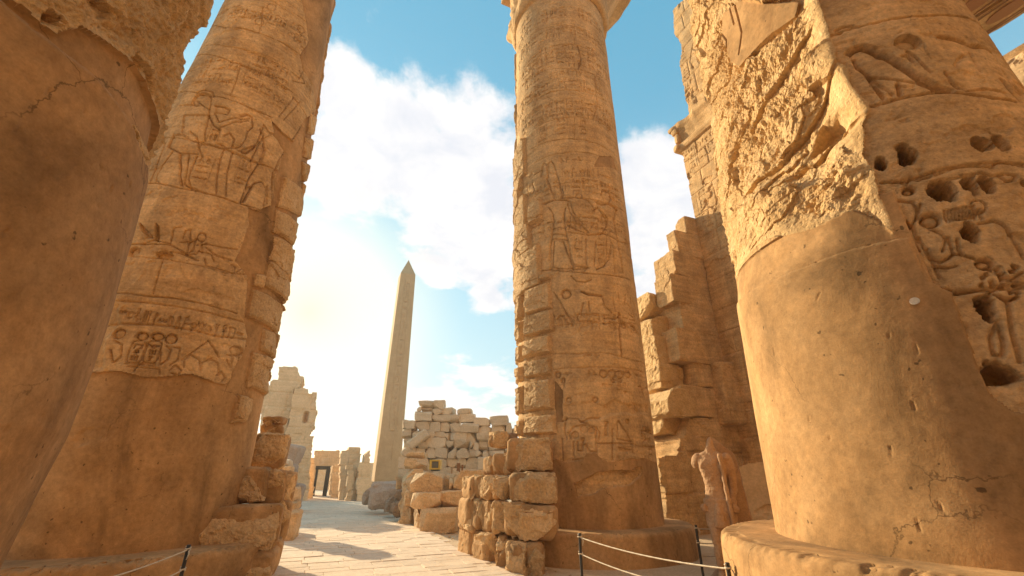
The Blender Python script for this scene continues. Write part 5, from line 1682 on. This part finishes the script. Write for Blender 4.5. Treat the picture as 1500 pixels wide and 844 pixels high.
# ------------------------------------------------------------------ stacked pale blocks behind
J1 = lambda x, y: (530 + x / 3.671, 570 + y / 3.671)
def face_block(name, rect, Y, th, mat, seed, cf=J1, parent=None, label=None, cat='stone block', group=None, rz=0.0, tilt=(0, 0), zmin=None, **kw):
    a_ = at(*cf(rect[0], rect[1]), Y); b_ = at(*cf(rect[2], rect[3]), Y)
    c = (a_ + b_) / 2
    h = a_[2] - b_[2]; w_ = b_[0] - a_[0]
    if zmin is not None and b_[2] > zmin:
        h = a_[2] - zmin; c[2] = (a_[2] + zmin) / 2
    o = block(name, (c[0], c[1] + th / 2, c[2]), (w_ * .985, th, h * .985), rz, mat, seed, parent, **{'tilt': tilt, **kw})
    if label: tag(o, label, cat, group)
    return o

ROWS = [
    [(305, 60, 385, 97), (385, 57, 440, 108)],
    [(298, 95, 320, 119), (320, 95, 375, 120), (378, 106, 432, 139), (432, 97, 492, 138), (514, 104, 588, 133)],
    [(286, 120, 376, 173), (376, 138, 475, 179), (475, 135, 523, 177), (523, 133, 607, 178), (605, 152, 688, 196), (688, 145, 788, 198)],
    [(215, 165, 240, 212), (237, 170, 287, 217), (287, 173, 370, 223), (372, 178, 425, 231), (425, 178, 474, 231), (474, 177, 526, 229), (527, 178, 630, 234), (630, 195, 698, 241), (700, 194, 770, 240), (770, 180, 806, 238), (804, 210, 834, 262)],
    [(215, 213, 262, 266), (262, 220, 312, 264), (352, 220, 387, 260), (387, 230, 446, 268), (446, 231, 475, 277), (476, 227, 565, 274), (565, 232, 612, 285), (615, 235, 662, 284), (662, 241, 700, 284), (700, 240, 760, 290), (760, 238, 834, 290)],
    [(222, 264, 260, 318), (296, 266, 351, 322), (352, 260, 456, 316), (455, 275, 492, 316), (492, 267, 574, 317), (574, 282, 602, 318), (600, 285, 630, 330), (630, 283, 684, 328), (684, 284, 770, 330), (770, 290, 834, 334)],
    [(210, 316, 281, 364), (283, 319, 341, 352), (340, 315, 396, 373), (396, 314, 462, 369), (462, 315, 507, 371), (507, 316, 574, 373), (574, 316, 617, 372), (616, 327, 650, 364), (650, 328, 682, 367), (682, 328, 760, 372)],
    [(200, 364, 270, 432), (270, 352, 342, 400), (378, 370, 455, 422), (455, 370, 508, 421), (508, 370, 559, 426), (560, 370, 626, 433), (626, 365, 680, 434), (680, 368, 760, 434)],
    [(196, 430, 280, 520), (280, 400, 380, 470), (380, 420, 470, 500), (470, 424, 560, 500), (560, 430, 680, 500), (680, 430, 780, 500)],
    [(200, 500, 330, 560), (330, 480, 470, 560), (470, 490, 620, 560), (620, 490, 780, 560)],
]
CN = ['top', 'second', 'third', 'fourth', 'fifth', 'sixth', 'seventh', 'eighth', 'ninth', 'bottom']
GB = 'pale limestone blocks stacked behind the golden blocks'
r_ = random.Random(12)
for ri, row in enumerate(ROWS):
    for bi, rc in enumerate(row):
        Y = 24.6 + r_.uniform(-.12, .14) - ri * .03
        lab = 'pale limestone block, %s from the left in the %s course of the stacked block wall' % (ORD[bi], CN[ri])
        if bi == len(row) - 1: lab = 'pale limestone block at the right end of the %s course of the stacked block wall' % CN[ri]
        if bi == 0: lab = 'pale limestone block at the left end of the %s course of the stacked block wall' % CN[ri]
        face_block('limestone_block', rc, Y, r_.uniform(.8, 1.1), M_PALE, 500 + ri * 20 + bi, label=lab, group=GB, rz=r_.uniform(-.07, .07), tilt=(r_.uniform(-.02, .02), r_.uniform(-.03, .03)),
                   step=.07, rad=.018, amp=.022, fr=1.6, chips=7, cdep=.14, fine=.5)
a_ = at(*J1(305, 270), 24.35)
o = block('limestone_block', (a_[0], a_[1], a_[2]), (1.22, .6, .50), 0, M_PALE, 990, None, .07, tilt=(0, -math.radians(37)), rad=.14, amp=.03, chips=2)
tag(o, 'long pale block leaning diagonally across the stacked block wall', 'stone block', GB)
core = thing('rubble_core', 'rough rubble mass packed behind the stacked pale blocks', 'rubble', (-3, 26.2, 0))
cP = at(*J1(520, 300), 26.4)
block('rubble_mass', (at(*J1(510, 300), 26)[0], 26.1, 1.5), (at(*J1(800, 300), 26)[0] - at(*J1(240, 300), 26)[0], 1.5, 3.6), 0, M_PALE, 77, core, .16, rad=.15, amp=.08, chips=1, cdep=.3)
block('rubble_mass', (at(*J1(420, 300), 26)[0], 26.1, 3.6), (at(*J1(520, 300), 26)[0] - at(*J1(310, 300), 26)[0], 1.2, 2.0), 0, M_PALE, 79, core, .16, rad=.15, amp=.08, chips=1, cdep=.3)

# ------------------------------------------------------------------ golden blocks beside the way
GG = 'golden blocks piled along the right of the way'
FB = [((312, 645, 502, 782), 15.1, 1.0, 'big square golden block at the front corner of the pile, beside the paved way', -.05, .05),
      ((500, 640, 565, 757), 15.9, .9, 'golden block in the bottom course just left of the masonry pier', .0, .05),
      ((272, 645, 318, 757), 16.0, .8, 'narrow upright golden block left of the big front block', .1, .06),
      ((242, 640, 278, 732), 16.8, .8, 'small golden block, second in the bottom course from the dark boulders', .15, .06),
      ((216, 628, 250, 716), 17.4, .8, 'small golden block in the bottom course next to the dark boulders', .15, .06),
      ((260, 556, 416, 642), 15.5, 1.1, 'long rounded golden block in the middle course above the front block', -.03, .10),
      ((418, 545, 568, 637), 15.8, 1.1, 'long golden block in the middle course beside the masonry pier', .03, .07),
      ((222, 545, 293, 628), 16.7, .9, 'rounded golden block at the left end of the middle course', .2, .12),
      ((262, 453, 426, 558), 16.0, 1.2, 'faceted golden block with a bright chipped corner in the top course', .1, .09),
      ((424, 457, 497, 545), 16.9, .8, 'flat golden block set back between the two largest top blocks', 0, .04),
      ((468, 470, 498, 543), 16.2, .5, 'thin upright stone wedged left of the longest top block', 0, .07),
      ((490, 441, 680, 548), 16.1, 1.2, 'longest golden block in the top course reaching the masonry pier', .02, .05),
      ((205, 430, 300, 547), 17.6, 1.2, 'weathered golden block at the left of the top course', .2, .10),
      ((176, 470, 212, 540), 18.4, .9, 'small pale block at the far left of the top course', .2, .06),
      ((220, 374, 340, 432), 18.0, 1.0, 'rounded golden block on the pile left of the yellow lamp', .05, .13),
      ((238, 338, 336, 380), 18.3, .9, 'flat topped golden block crowning the left of the pile', -.05, .10)]
for k, (rc, Y, th, lab, rz, rd) in enumerate(FB):
    face_block('golden_block', rc, Y, th, M_GOLD, 700 + k, label=lab, group=GG, rz=rz, step=.04, rad=rd * .28, amp=.03, fr=1.9, chips=8, cdep=.18, fine=.6)
# fill behind the pile
fil = thing('rubble_bank', 'low bank of rubble behind the golden blocks', 'rubble', (-2.5, 18.6, 0))
block('rubble_mass', (-2.2, 18.4, .75), (3.6, 2.4, 1.6), 0, M_GOLD, 78, fil, .12, rad=.3, amp=.12, chips=3)
DK = [((170, 545, 240, 617), 17.9, .8, 'dark brown boulder resting on another beside the way', .1, .22), ((148, 612, 220, 692), 17.6, .9, 'dark rounded boulder on the ground at the left foot of the golden blocks', .1, .26),
      ((115, 583, 168, 667), 19.2, .7, 'small squared brown stone between the granite block and the boulders', .05, .06)]
for k, (rc, Y, th, lab, rz, rd) in enumerate(DK):
    face_block('dark_boulder' if k < 2 else 'brown_stone', rc, Y, th, M_DARK, 730 + k, label=lab, cat='boulder' if k < 2 else 'stone block', rz=rz, step=.045, rad=rd * .6, amp=.06, chips=8, cdep=.16)
face_block('granite_block', (30, 500, 178, 646), 20.5, 1.6, M_GRAN, 740, label='large grey violet granite block with sloping sides below the obelisk', cat='granite block', rz=.2, step=.07, rad=.18, amp=.05, chips=6, cdep=.6)
face_block('granite_block', (-4, 525, 48, 632), 21.8, 1.2, M_GRAN, 741, label='smaller grey granite block behind the large one at the edge of the way', cat='granite block', rz=.2, step=.07, rad=.15, amp=.05, chips=5, cdep=.4)

# floodlight and little sign on the pile
lp = at(*J1(393, 440), 17.2)
lamp = thing('floodlight', 'square yellow floodlight with a dark lens resting on the golden blocks', 'floodlight', (lp[0], lp[1], lp[2]))
wl = at(*J1(425, 440), 17.2)[0] - at(*J1(362, 440), 17.2)[0]
hl = at(*J1(393, 380), 17.2)[2] - lp[2]
box('housing', (lp[0], lp[1] + .12, lp[2] + hl / 2 + .02), (wl, .24, hl - .04), -.15, M_YEL, lamp, .02)
for sx in (-1, 1):
    box('bezel', (lp[0] + sx * wl * .38, lp[1] - .02 - sx * .02, lp[2] + hl / 2 + .02), (wl * .16, .06, hl * .86), -.15, M_YEL, lamp, .006)
for sz in (-1, 1):
    box('bezel', (lp[0], lp[1] - .025, lp[2] + hl / 2 + .02 + sz * hl * .37), (wl * .62, .055, hl * .13), -.15, M_YEL, lamp, .006)
box('lens', (lp[0], lp[1] - .008, lp[2] + hl / 2 + .02), (wl * .56, .03, hl * .58), -.15, M_GLASS, lamp, .004)
box('bracket', (lp[0], lp[1] + .12, lp[2] + .02), (wl * .7, .2, .05), -.15, M_IRON, lamp, .004)
sp_ = at(*J1(525, 438), 17.4)
sg_ = thing('small_sign', 'small brown wooden sign standing among the blocks right of the lamp', 'sign', tuple(sp_))
box('board', (sp_[0] - .04, sp_[1], sp_[2] + .12), (.13, .03, .28), 0, M_WOOD, sg_, .004)
box('board', (sp_[0] + .10, sp_[1] + .02, sp_[2] + .10), (.07, .03, .2), .2, M_WOOD, sg_, .004)
box('post', (sp_[0], sp_[1] + .03, sp_[2] + .02), (.05, .03, .30), 0, M_WOOD, sg_, .004)

# ------------------------------------------------------------------ masonry pier at the foot of the middle column
L1_ = lambda x, y: (670 + x / 2.97, 560 + y / 2.97)
pier = thing('masonry_pier', 'ruined pier of rough blocks in mortar at the left foot of the middle column', 'masonry', (0, 10, 0))
PB = [((137, 212, 222, 278), 10.9, .6), ((228, 248, 418, 382), 10.3, 1.0), ((158, 312, 245, 402), 10.6, .6), ((130, 325, 172, 400), 10.9, .5),
      ((35, 413, 78, 516), 10.95, .7), ((70, 410, 112, 512), 10.75, .7), ((108, 412, 170, 506), 10.45, .7), ((160, 418, 242, 512), 10.15, .6), ((240, 398, 440, 524), 9.75, 1.0),
      ((23, 510, 72, 648), 10.95, .7), ((62, 512, 118, 640), 10.7, .7), ((114, 518, 160, 655), 10.4, .6), ((160, 525, 226, 662), 10.05, .6), ((210, 530, 302, 672), 9.65, .8), ((268, 545, 442, 688), 9.55, .9),
      ((28, 645, 66, 766), 11.0, .7), ((58, 650, 100, 768), 10.8, .7), ((96, 664, 180, 804), 10.3, .6), ((174, 733, 226, 832), 9.75, .6), ((172, 670, 232, 740), 9.9, .5), ((224, 712, 304, 900), 9.3, .9), ((298, 710, 382, 900), 9.35, .8)]
for k, (rc, Y, th) in enumerate(PB):
    face_block('stone_block', rc, Y, th, M_BLOCK, 800 + k, L1_, pier, rz=-.10 if rc[2] > 210 else .55, step=.03, rad=.03, amp=.05, fr=2.4, chips=9, cdep=.15, fine=.75)
def mortar(parts, cf, rot, back, mat, parent, grow=1.08, seed=3):
    """one bed of mortar that fills the gaps between the blocks of a pier"""
    Vm, Fm, nb = [], [], 0
    for k, (rc, Y, th) in enumerate(parts):
        a_ = at(*cf(rc[0], rc[1]), Y); b_ = at(*cf(rc[2], rc[3]), Y)
        rz = rot(rc, k)
        w_, h = (b_[0] - a_[0]) * grow, (a_[2] - b_[2]) * grow
        p, F = rock_geo((w_, th, h), seed + k, .05, rad=.12, amp=.035, chips=3, cdep=.10, facet=.5)
        c = (a_ + b_) / 2
        ca, sa = math.cos(rz), math.sin(rz)
        yy = p[:, 1] + th / 2 + back
        Vm.append(np.c_[c[0] + p[:, 0] * ca - (yy - th / 2) * sa, c[1] + th / 2 + p[:, 0] * sa + (yy - th / 2) * ca, c[2] + p[:, 2]]); Fm.append(F + nb); nb += len(p)
    mesh('mortar_bed', np.concatenate(Vm), np.concatenate(Fm), mat, parent, False)


mortar(PB, L1_, lambda rc, k: -.10 if rc[2] > 210 else .55, .075, M_PLASTER, pier)
o = face_block('dark_stone', (214, 224, 250, 288), 11.4, .5, M_DARK, 840, L1_, label='small dark squared stone lying on the masonry pier beside the middle column', rz=.2, step=.04, rad=.03, amp=.03)

# ------------------------------------------------------------------ masonry and stones at the foot of the left column
K1 = lambda x, y: (270 + x / 3.2, 580 + y / 3.2)
lp_ = thing('masonry_pier', 'ruined pier of rough blocks against the right foot of the shaded left column', 'masonry', (-5, 9, 0))
LB = [((350, 88, 430, 128), 10.4, .6, 0), ((337, 119, 386, 180), 10.35, .5, .1), ((382, 122, 426, 190), 10.5, .5, .1), ((313, 177, 420, 346), 10.0, .6, .12),
      ((168, 337, 322, 500), 8.9, .6, .1), ((300, 352, 402, 522), 9.25, .7, .2), ((370, 358, 458, 502), 9.6, .7, .2), ((328, 498, 422, 695), 9.4, .7, .2), ((56, 528, 334, 742), 8.35, .9, .12), ((298, 518, 364, 692), 9.0, .6, .2),
      ((318, 690, 390, 836), 9.0, .6, .2), ((160, 748, 330, 900), 8.3, .8, .1), ((60, 735, 180, 900), 8.5, .6, .1)]
for k, (rc, Y, th, rz) in enumerate(LB):
    face_block('stone_block', rc, Y, th, M_BLOCK, 860 + k, K1, lp_, rz=rz + .25, step=.03, rad=.03, amp=.05, fr=2.2, chips=10, cdep=.20, fine=.75)
mortar([(rc, Y, th) for rc, Y, th, rz in LB], K1, lambda rc, k: LB[k][3] + .25, .09, M_PLASTER, lp_, 1.07, 30)
LS = [('step_block', (425, 430, 492, 502), 13.8, 1.0, M_GOLD, 'upper block of the stepped stones beside the left pier'), ('step_block', (418, 498, 490, 546), 13.5, 1.0, M_GOLD, 'middle block of the stepped stones beside the left pier'),
      ('step_block', (412, 543, 482, 682), 13.1, .9, M_GOLD, 'lowest tall block of the stepped stones beside the left pier, with a dusty top'), ('step_block', (470, 560, 496, 640), 14.6, .7, M_DARK, 'dark block behind the lowest stepped stone on the left'),
      ('step_block', (395, 330, 464, 388), 14.6, .9, M_GOLD, 'small golden block on the stepped stones under the grey slab'), ('step_block', (400, 300, 462, 332), 15.0, .9, M_PALE, 'thin pale slab capping the stepped stones on the left'), ('step_block', (440, 380, 465, 440), 14.9, .7, M_GOLD, 'rounded golden stone between the stepped stones and the grey slab')]
for k, (nm, rc, Y, th, mt, lab) in enumerate(LS):
    face_block(nm, rc, Y, th, mt, 910 + k, K1, label=lab, group='stepped stones left of the way', rz=.25, step=.05, rad=.05, amp=.04, chips=3)
o = face_block('granite_slab', (70, 385, 205, 480), 21.5, 1.2, M_GRAN, 930, M1, label='big pale grey stone slab lying tilted in front of the ruined pylon', cat='stone slab', rz=.2, tilt=(.03, .22), step=.08, rad=.12, amp=.06, chips=5, cdep=.5)
face_block('granite_slab', (120, 480, 165, 660), 21.0, 1.2, M_GRAN, 931, M1, label='grey upright stone propping the tilted slab on the left', cat='stone slab', rz=.2, step=.08, rad=.1, amp=.05, chips=4)
face_block('granite_boulder', (165, 570, 215, 690), 22.0, 1.0, M_GRAN, 932, M1, label='dark grey granite boulder at the left edge of the way', cat='boulder', rz=.2, step=.07, rad=.2, amp=.06, chips=4)

# loose chips and pebbles along the edges of the way
V_, F_l, nb = [], [], 0
rp = random.Random(3)
for k in range(900):
    a0 = rp.uniform(7, 26) if rp.random() < .8 else rp.uniform(2, 45)
    b0 = rp.choice([rp.gauss(-.75, .25), rp.gauss(3.9, .3), rp.uniform(3.6, 5.2)])
    if -.5 < b0 < 3.55: continue
    sz = abs(rp.gauss(.02, .018)) + .008
    p, F = rock_geo((sz * 1.3, sz, sz * .8), k, sz / 3, rad=sz * .3, amp=sz * .1, chips=2, cdep=sz * .3)
    g = ab(a0, b0)
    V_.append(p + np.array([g[0], g[1], -.03 + sz * .3])); F_l.append(F + nb); nb += len(p)
tag(mesh('gravel', np.concatenate(V_), np.concatenate(F_l), M_SAND), kind='stuff')
# ------------------------------------------------------------------ headless statue
def fuse(name, parts, voxel, mat, parent, sm=4, disp=0.006, cut=None):
    """fuse tapered limbs and ellipsoids into one continuous surface"""
    V, F, nb = [], [], 0
    for prt in parts:
        if prt[0] == 'e':
            _, c, r, rot = prt
            u = np.linspace(0, np.pi, 15); v = np.linspace(0, 2 * np.pi, 25)[:-1]
            U, W = np.meshgrid(u, v, indexing='ij')
            P = np.stack([np.sin(U) * np.cos(W) * r[0], np.sin(U) * np.sin(W) * r[1], np.cos(U) * r[2]], -1).reshape(-1, 3)
            ca, sa = math.cos(rot), math.sin(rot)
            P = np.c_[P[:, 0] * ca + P[:, 2] * sa, P[:, 1], -P[:, 0] * sa + P[:, 2] * ca] + np.array(c)
            i = np.arange(15 * 24).reshape(15, 24); j = np.roll(i, -1, 1)
            Q = np.stack([i[:-1], i[1:], j[1:], j[:-1]], -1).reshape(-1, 4)
        else:
            _, pts, rs = prt
            pts = np.array(pts, float); P = []
            n = 20
            for a_, (p, r) in enumerate(zip(pts, rs)):
                rx, ry = r if isinstance(r, tuple) else (r, r)
                t = np.linspace(0, 2 * np.pi, n + 1)[:-1]
                P.append(np.c_[p[0] + rx * np.cos(t), p[1] + ry * np.sin(t), np.full(n, p[2])])
            P = np.concatenate(P); m = len(pts)
            i = np.arange(m * n).reshape(m, n); j = np.roll(i, -1, 1)
            Q = np.stack([i[:-1], j[:-1], j[1:], i[1:]], -1).reshape(-1, 4)
            P = np.vstack([P, pts[:1], pts[-1:]])
            cap = [(i[0, (k + 1) % n], i[0, k], m * n, m * n) for k in range(n)] + [(i[-1, k], i[-1, (k + 1) % n], m * n + 1, m * n + 1) for k in range(n)]
            Q = np.vstack([Q, cap])
        V.append(P); F += [tuple(dict.fromkeys(x)) for x in (Q + nb).tolist()]; nb += len(P)
    me = bpy.data.meshes.new(name)
    me.from_pydata(np.concatenate(V).tolist(), [], F)
    ob = link(bpy.data.objects.new(name, me))
    md = ob.modifiers.new('r', 'REMESH'); md.mode = 'VOXEL'; md.voxel_size = voxel
    ms = ob.modifiers.new('s', 'SMOOTH'); ms.iterations = sm; ms.factor = .5
    dg = bpy.context.evaluated_depsgraph_get()
    new = bpy.data.meshes.new_from_object(ob.evaluated_get(dg))
    bpy.data.objects.remove(ob); bpy.data.meshes.remove(me)
    co = np.zeros(len(new.vertices) * 3, np.float32); new.vertices.foreach_get('co', co); co = co.reshape(-1, 3).astype(float)
    no = np.zeros(len(new.vertices) * 3, np.float32); new.vertices.foreach_get('normal', no); no = no.reshape(-1, 3)
    co = co + no * (disp * (fbm3(co * 7, 4, 3) * 2 + fbm3(co * 25, 3, 9)))[:, None]
    if cut is not None: co = cut(co)
    new.vertices.foreach_set('co', co.astype(np.float32).ravel()); new.update()
    new.polygons.foreach_set('use_smooth', [True] * len(new.polygons))
    new.materials.append(mat)
    o = link(bpy.data.objects.new(name, new)); o.parent = parent
    return o


SP = at(1064, 800, 8.2)
st = thing('statue', 'headless standing stone statue with a long staff, between two columns', 'statue', (SP[0], SP[1], 0))
st.rotation_euler = (0, 0, math.radians(-30))
Hs = at(1044, 640, 8.2)[2] - 0.16        # stump of the neck above the pedestal
k = Hs / 1.62
def sc(p): return (p[0] * k * .88, p[1] * k, p[2] * k + .16)
def sr_(r): return tuple(x * k for x in r) if isinstance(r, tuple) else r * k
# local frame: x right (as seen), -y towards the viewer
B = []
def limb(pts, rs): B.append(('l', [sc(p) for p in pts], [sr_(r) for r in rs]))
def blob(c, r, rot=0): B.append(('e', sc(c), [x * k for x in r], rot))
# torso from the kilt belt to the shoulders
limb([(0, 0, .80), (0, 0, .90), (0, 0, .99), (0, -.005, 1.10), (0, -.01, 1.22), (0, -.005, 1.33), (0, 0, 1.40), (0, 0, 1.44)],
     [(.155, .115), (.150, .108), (.130, .100), (.145, .110), (.182, .125), (.200, .115), (.16, .09), (.07, .06)])
blob((-.20, 0, 1.345), (.075, .075, .075)); blob((.20, 0, 1.345), (.075, .075, .075))
blob((-.085, -.075, 1.25), (.085, .05, .06)); blob((.085, -.075, 1.25), (.085, .05, .06))
limb([(0, 0, 1.40), (.0, .0, 1.48), (.01, .01, 1.56), (.02, .02, 1.62)], [(.085, .08), (.066, .066), (.045, .05), (.02, .03)])
# arms held to the sides, fists closed
limb([(-.215, 0, 1.36), (-.235, 0, 1.27), (-.235, 0, 1.22)], [.062, .058, .030])
limb([(.215, 0, 1.36), (.24, 0, 1.2), (.24, .01, 1.08), (.225, .01, .98), (.20, -.02, .86), (.195, -.04, .78)], [.062, .06, .05, .048, .042, .036])
for sx in (-1, 1):
    blob((sx * .205, -.05, .745), (.048, .060, .050))
    for q in range(4):
        B.append(('e', sc((sx * .205 + sx * -.012, -.104, .772 - q * .018)), [.030 * k, .016 * k, .011 * k], 0))
    B.append(('e', sc((sx * .195, -.085, .79)), [.014 * k, .034 * k, .013 * k], 0))
# kilt
limb([(0, 0, .86), (0, -.005, .80), (0, -.01, .70), (.0, -.015, .60), (0, -.02, .53)], [(.160, .120), (.178, .13), (.185, .14), (.185, .145), (.178, .14)])
limb([(0, -.13, .80), (0, -.155, .70), (0, -.17, .58), (0, -.165, .54)], [(.03, .02), (.05, .03), (.07, .03), (.07, .025)])
limb([(0, 0, .855), (0, 0, .815)], [(.185, .135), (.185, .135)])
# striding legs and feet
limb([(-.085, -.06, .58), (-.085, -.10, .45), (-.085, -.12, .36), (-.085, -.12, .24), (-.085, -.12, .12), (-.085, -.11, .04)], [(.088, .09), (.072, .078), (.062, .065), (.062, .07), (.045, .05), (.05, .055)])
limb([(.085, .03, .58), (.085, .06, .45), (.085, .07, .36), (.085, .08, .24), (.085, .08, .12), (.085, .08, .04)], [(.088, .09), (.072, .078), (.062, .065), (.062, .07), (.045, .05), (.05, .055)])
for sx, fy in ((-1, -.11), (1, .08)):
    B.append(('e', sc((sx * .085, fy - .09, .025)), [.052 * k, .13 * k, .042 * k], 0))
    for q in range(5):
        B.append(('e', sc((sx * .085 + sx * (-.038 + q * .019), fy - .205 + abs(q - 1) * .012, .016)), [.0105 * k, .030 * k, .016 * k], 0))
fuse('figure', B, .0085, M_STATUE, st, 3, .011)
# staff held against the right side, from shoulder to foot
n_ = 40
pts = [np.array(sc((.135 + .04 * (1 - t), -.14 - .0 * t, .02 + 1.38 * t))) for t in np.linspace(0, 1, n_)]
rs = [(.026 + .004 * math.sin(i * 1.7)) * k for i in range(n_)]
o = tube('staff', np.array(pts), rs, M_STATUE, None, 12); o.parent = st; o.location = (0, 0, 0)
# back pillar, broken at the top, and the base
prf = [(-.12, 0), (.34, 0), (.32, .7), (.29, 1.30), (.26, 1.42), (.12, 1.56), (.03, 1.63), (-.02, 1.57), (-.09, 1.42), (-.12, .8)]
fine_ = []
for (x0, y0), (x1, y1) in zip(prf, prf[1:] + prf[:1]):
    m_ = max(1, int(math.hypot(x1 - x0, y1 - y0) / .04))
    fine_ += [(x0 + (x1 - x0) * q / m_, y0 + (y1 - y0) * q / m_) for q in range(m_)]
pa = np.array(fine_) * k
pa = pa + .010 * np.c_[fbm2(pa[:, 0] * 9, pa[:, 1] * 9, 3, 4), fbm2(pa[:, 0] * 9, pa[:, 1] * 9, 3, 8)] * 2
lay = np.linspace(.17, .33, 5) * k
V = np.concatenate([np.c_[pa[:, 0], np.full(len(pa), yy), pa[:, 1] + .15] for yy in lay]); m_ = len(pa)
F = [tuple(range(m_)), tuple(range(5 * m_ - 1, 4 * m_ - 1, -1))] + [(l_ * m_ + q, (l_ + 1) * m_ + q, (l_ + 1) * m_ + (q + 1) % m_, l_ * m_ + (q + 1) % m_) for l_ in range(4) for q in range(m_)]
o = mesh('back_pillar', V, F, M_STATUE, None, False, loc=(0, 0, 0)); o.parent = st; o.location = (0, 0, 0)
p, F = rock_geo((.62, .95, .17), 23, .04, rad=.02, amp=.012, chips=3, cdep=.05)
o = mesh('base', p, F, M_STATUE, None, True, loc=(0, 0, 0)); o.parent = st; o.location = (0, -.05, .075)

# ------------------------------------------------------------------ rope barrier
def rope_post(px, py, h, label):
    d = ray(px, py); t = (h - EYE) / d[2]
    x, y = d[0] * t, d[1] * t
    o = thing('rope_post', label, 'barrier post', (x, y, 0), 'black posts of the rope barrier')
    V, F = lathe((x, y), resample([(.021, .0), (.021, h - .05), (.023, h - .045), (.023, h - .004), (.018, h), (.001, h)], .1), 14)
    mesh('pole', V, F, M_IRON, o)
    V, F = lathe((x, y), [(.13, -.01), (.13, .03), (.12, .045), (.03, .05), (.001, .05)], 28)
    mesh('foot', V, F, M_IRON, o)
    for dz_ in (.06, .28):
        th = np.linspace(0, 2 * np.pi * 2.6, 40)
        tube('rope_loop', np.c_[x + .028 * np.cos(th), y + .028 * np.sin(th), h - dz_ + .004 * th / 2 + .01 * np.sin(th * .5)], .007, M_ROPE, o, 6)
    # frayed end hanging from the knot
    tube('rope_tail', [(x + .03, y - .02, h - .06), (x + .045, y - .03, h - .10), (x + .03, y - .03, h - .16)], [.007, .008, .004], M_ROPE, o, 6)
    return np.array([x, y, h])


def rope(p, q, sag, label, rad=.008):
    t = np.linspace(0, 1, 50)
    P = p[None] * (1 - t[:, None]) + q[None] * t[:, None]
    P[:, 2] -= sag * 4 * t * (1 - t)
    o = tube('barrier_rope', P, rad + .0012 * np.sin(np.arange(50) * 2.1), M_ROPE, None, 8)
    tag(o, label, 'rope', 'ropes of the barrier')


hp = .86
pA = rope_post(849, 781, hp, 'black rope barrier post in front of the middle column plinth')
pB = rope_post(1065, 824, hp, 'black rope barrier post nearest the camera, before the statue')
pC = rope_post(1019, 769, hp, 'black rope barrier post just left of the statue')
pD = rope_post(277, 798, hp, 'black rope barrier post before the shaded left column')
dz1, dz2 = np.array([0, 0, .055]), np.array([0, 0, .27])
rope(pA - dz1, pB - dz1, .05, 'upper pale rope from the middle post to the post before the statue')
rope(pA - dz2, pB - dz2, .07, 'lower pale rope from the middle post, dropping out of the frame')
pE = np.array([4.0, 9.0, hp])
V, F = None, None
rope(pC - dz1, pE - dz1, .03, 'short upper rope passing behind the statue')
rope(pC - dz2, pE - dz2, .04, 'short middle rope passing behind the statue')
rope(pC - dz2 * 1.7, pE - dz2 * 1.7, .04, 'short lower rope passing behind the statue')
oE = thing('rope_post', 'black rope barrier post hidden behind the statue', 'barrier post', (pE[0], pE[1], 0), 'black posts of the rope barrier')
V, F = lathe(pE[:2], resample([(.021, .0), (.021, hp), (.001, hp)], .2), 14); mesh('pole', V, F, M_IRON, oE)
pF = np.array([-3.9, 3.6, hp])
rope(pD - dz1, pF - dz1, .07, 'pale rope running from the left post towards the nearest column')
rope(pD - dz2, pF - dz2, .09, 'lower rope running from the left post towards the nearest column')
oF = thing('rope_post', 'black rope barrier post beside the nearest column, out of view', 'barrier post', (pF[0], pF[1], 0), 'black posts of the rope barrier')
V, F = lathe(pF[:2], resample([(.021, .0), (.021, hp), (.001, hp)], .2), 14); mesh('pole', V, F, M_IRON, oF)
# ------------------------------------------------------------------ dusty air
hm = bpy.data.materials.new('dusty air')
hm.use_nodes = True
hn = NT(hm.node_tree)
pvn = hn.n('ShaderNodeVolumePrincipled')
pvn.inputs['Color'].default_value = (1.0, 0.93, 0.82, 1)
pvn.inputs['Density'].default_value = 0.0013
pvn.inputs['Anisotropy'].default_value = 0.45
ho = hn.n('ShaderNodeOutputMaterial')
hn.l(pvn.outputs[0], ho.inputs['Volume'])
hx, z0h, z1h = 640.0, -1.6, 26.0
hv = [(x_, y_ + 150, z_) for z_ in (z0h, z1h) for x_, y_ in ((-hx, -hx - 150), (hx, -hx - 150), (hx, hx + 150), (-hx, hx + 150))]
hz_ = mesh('haze', hv, [(3, 2, 1, 0), (4, 5, 6, 7), (0, 1, 5, 4), (1, 2, 6, 5), (2, 3, 7, 6), (3, 0, 4, 7)], hm, None, False)
tag(hz_, kind='stuff')
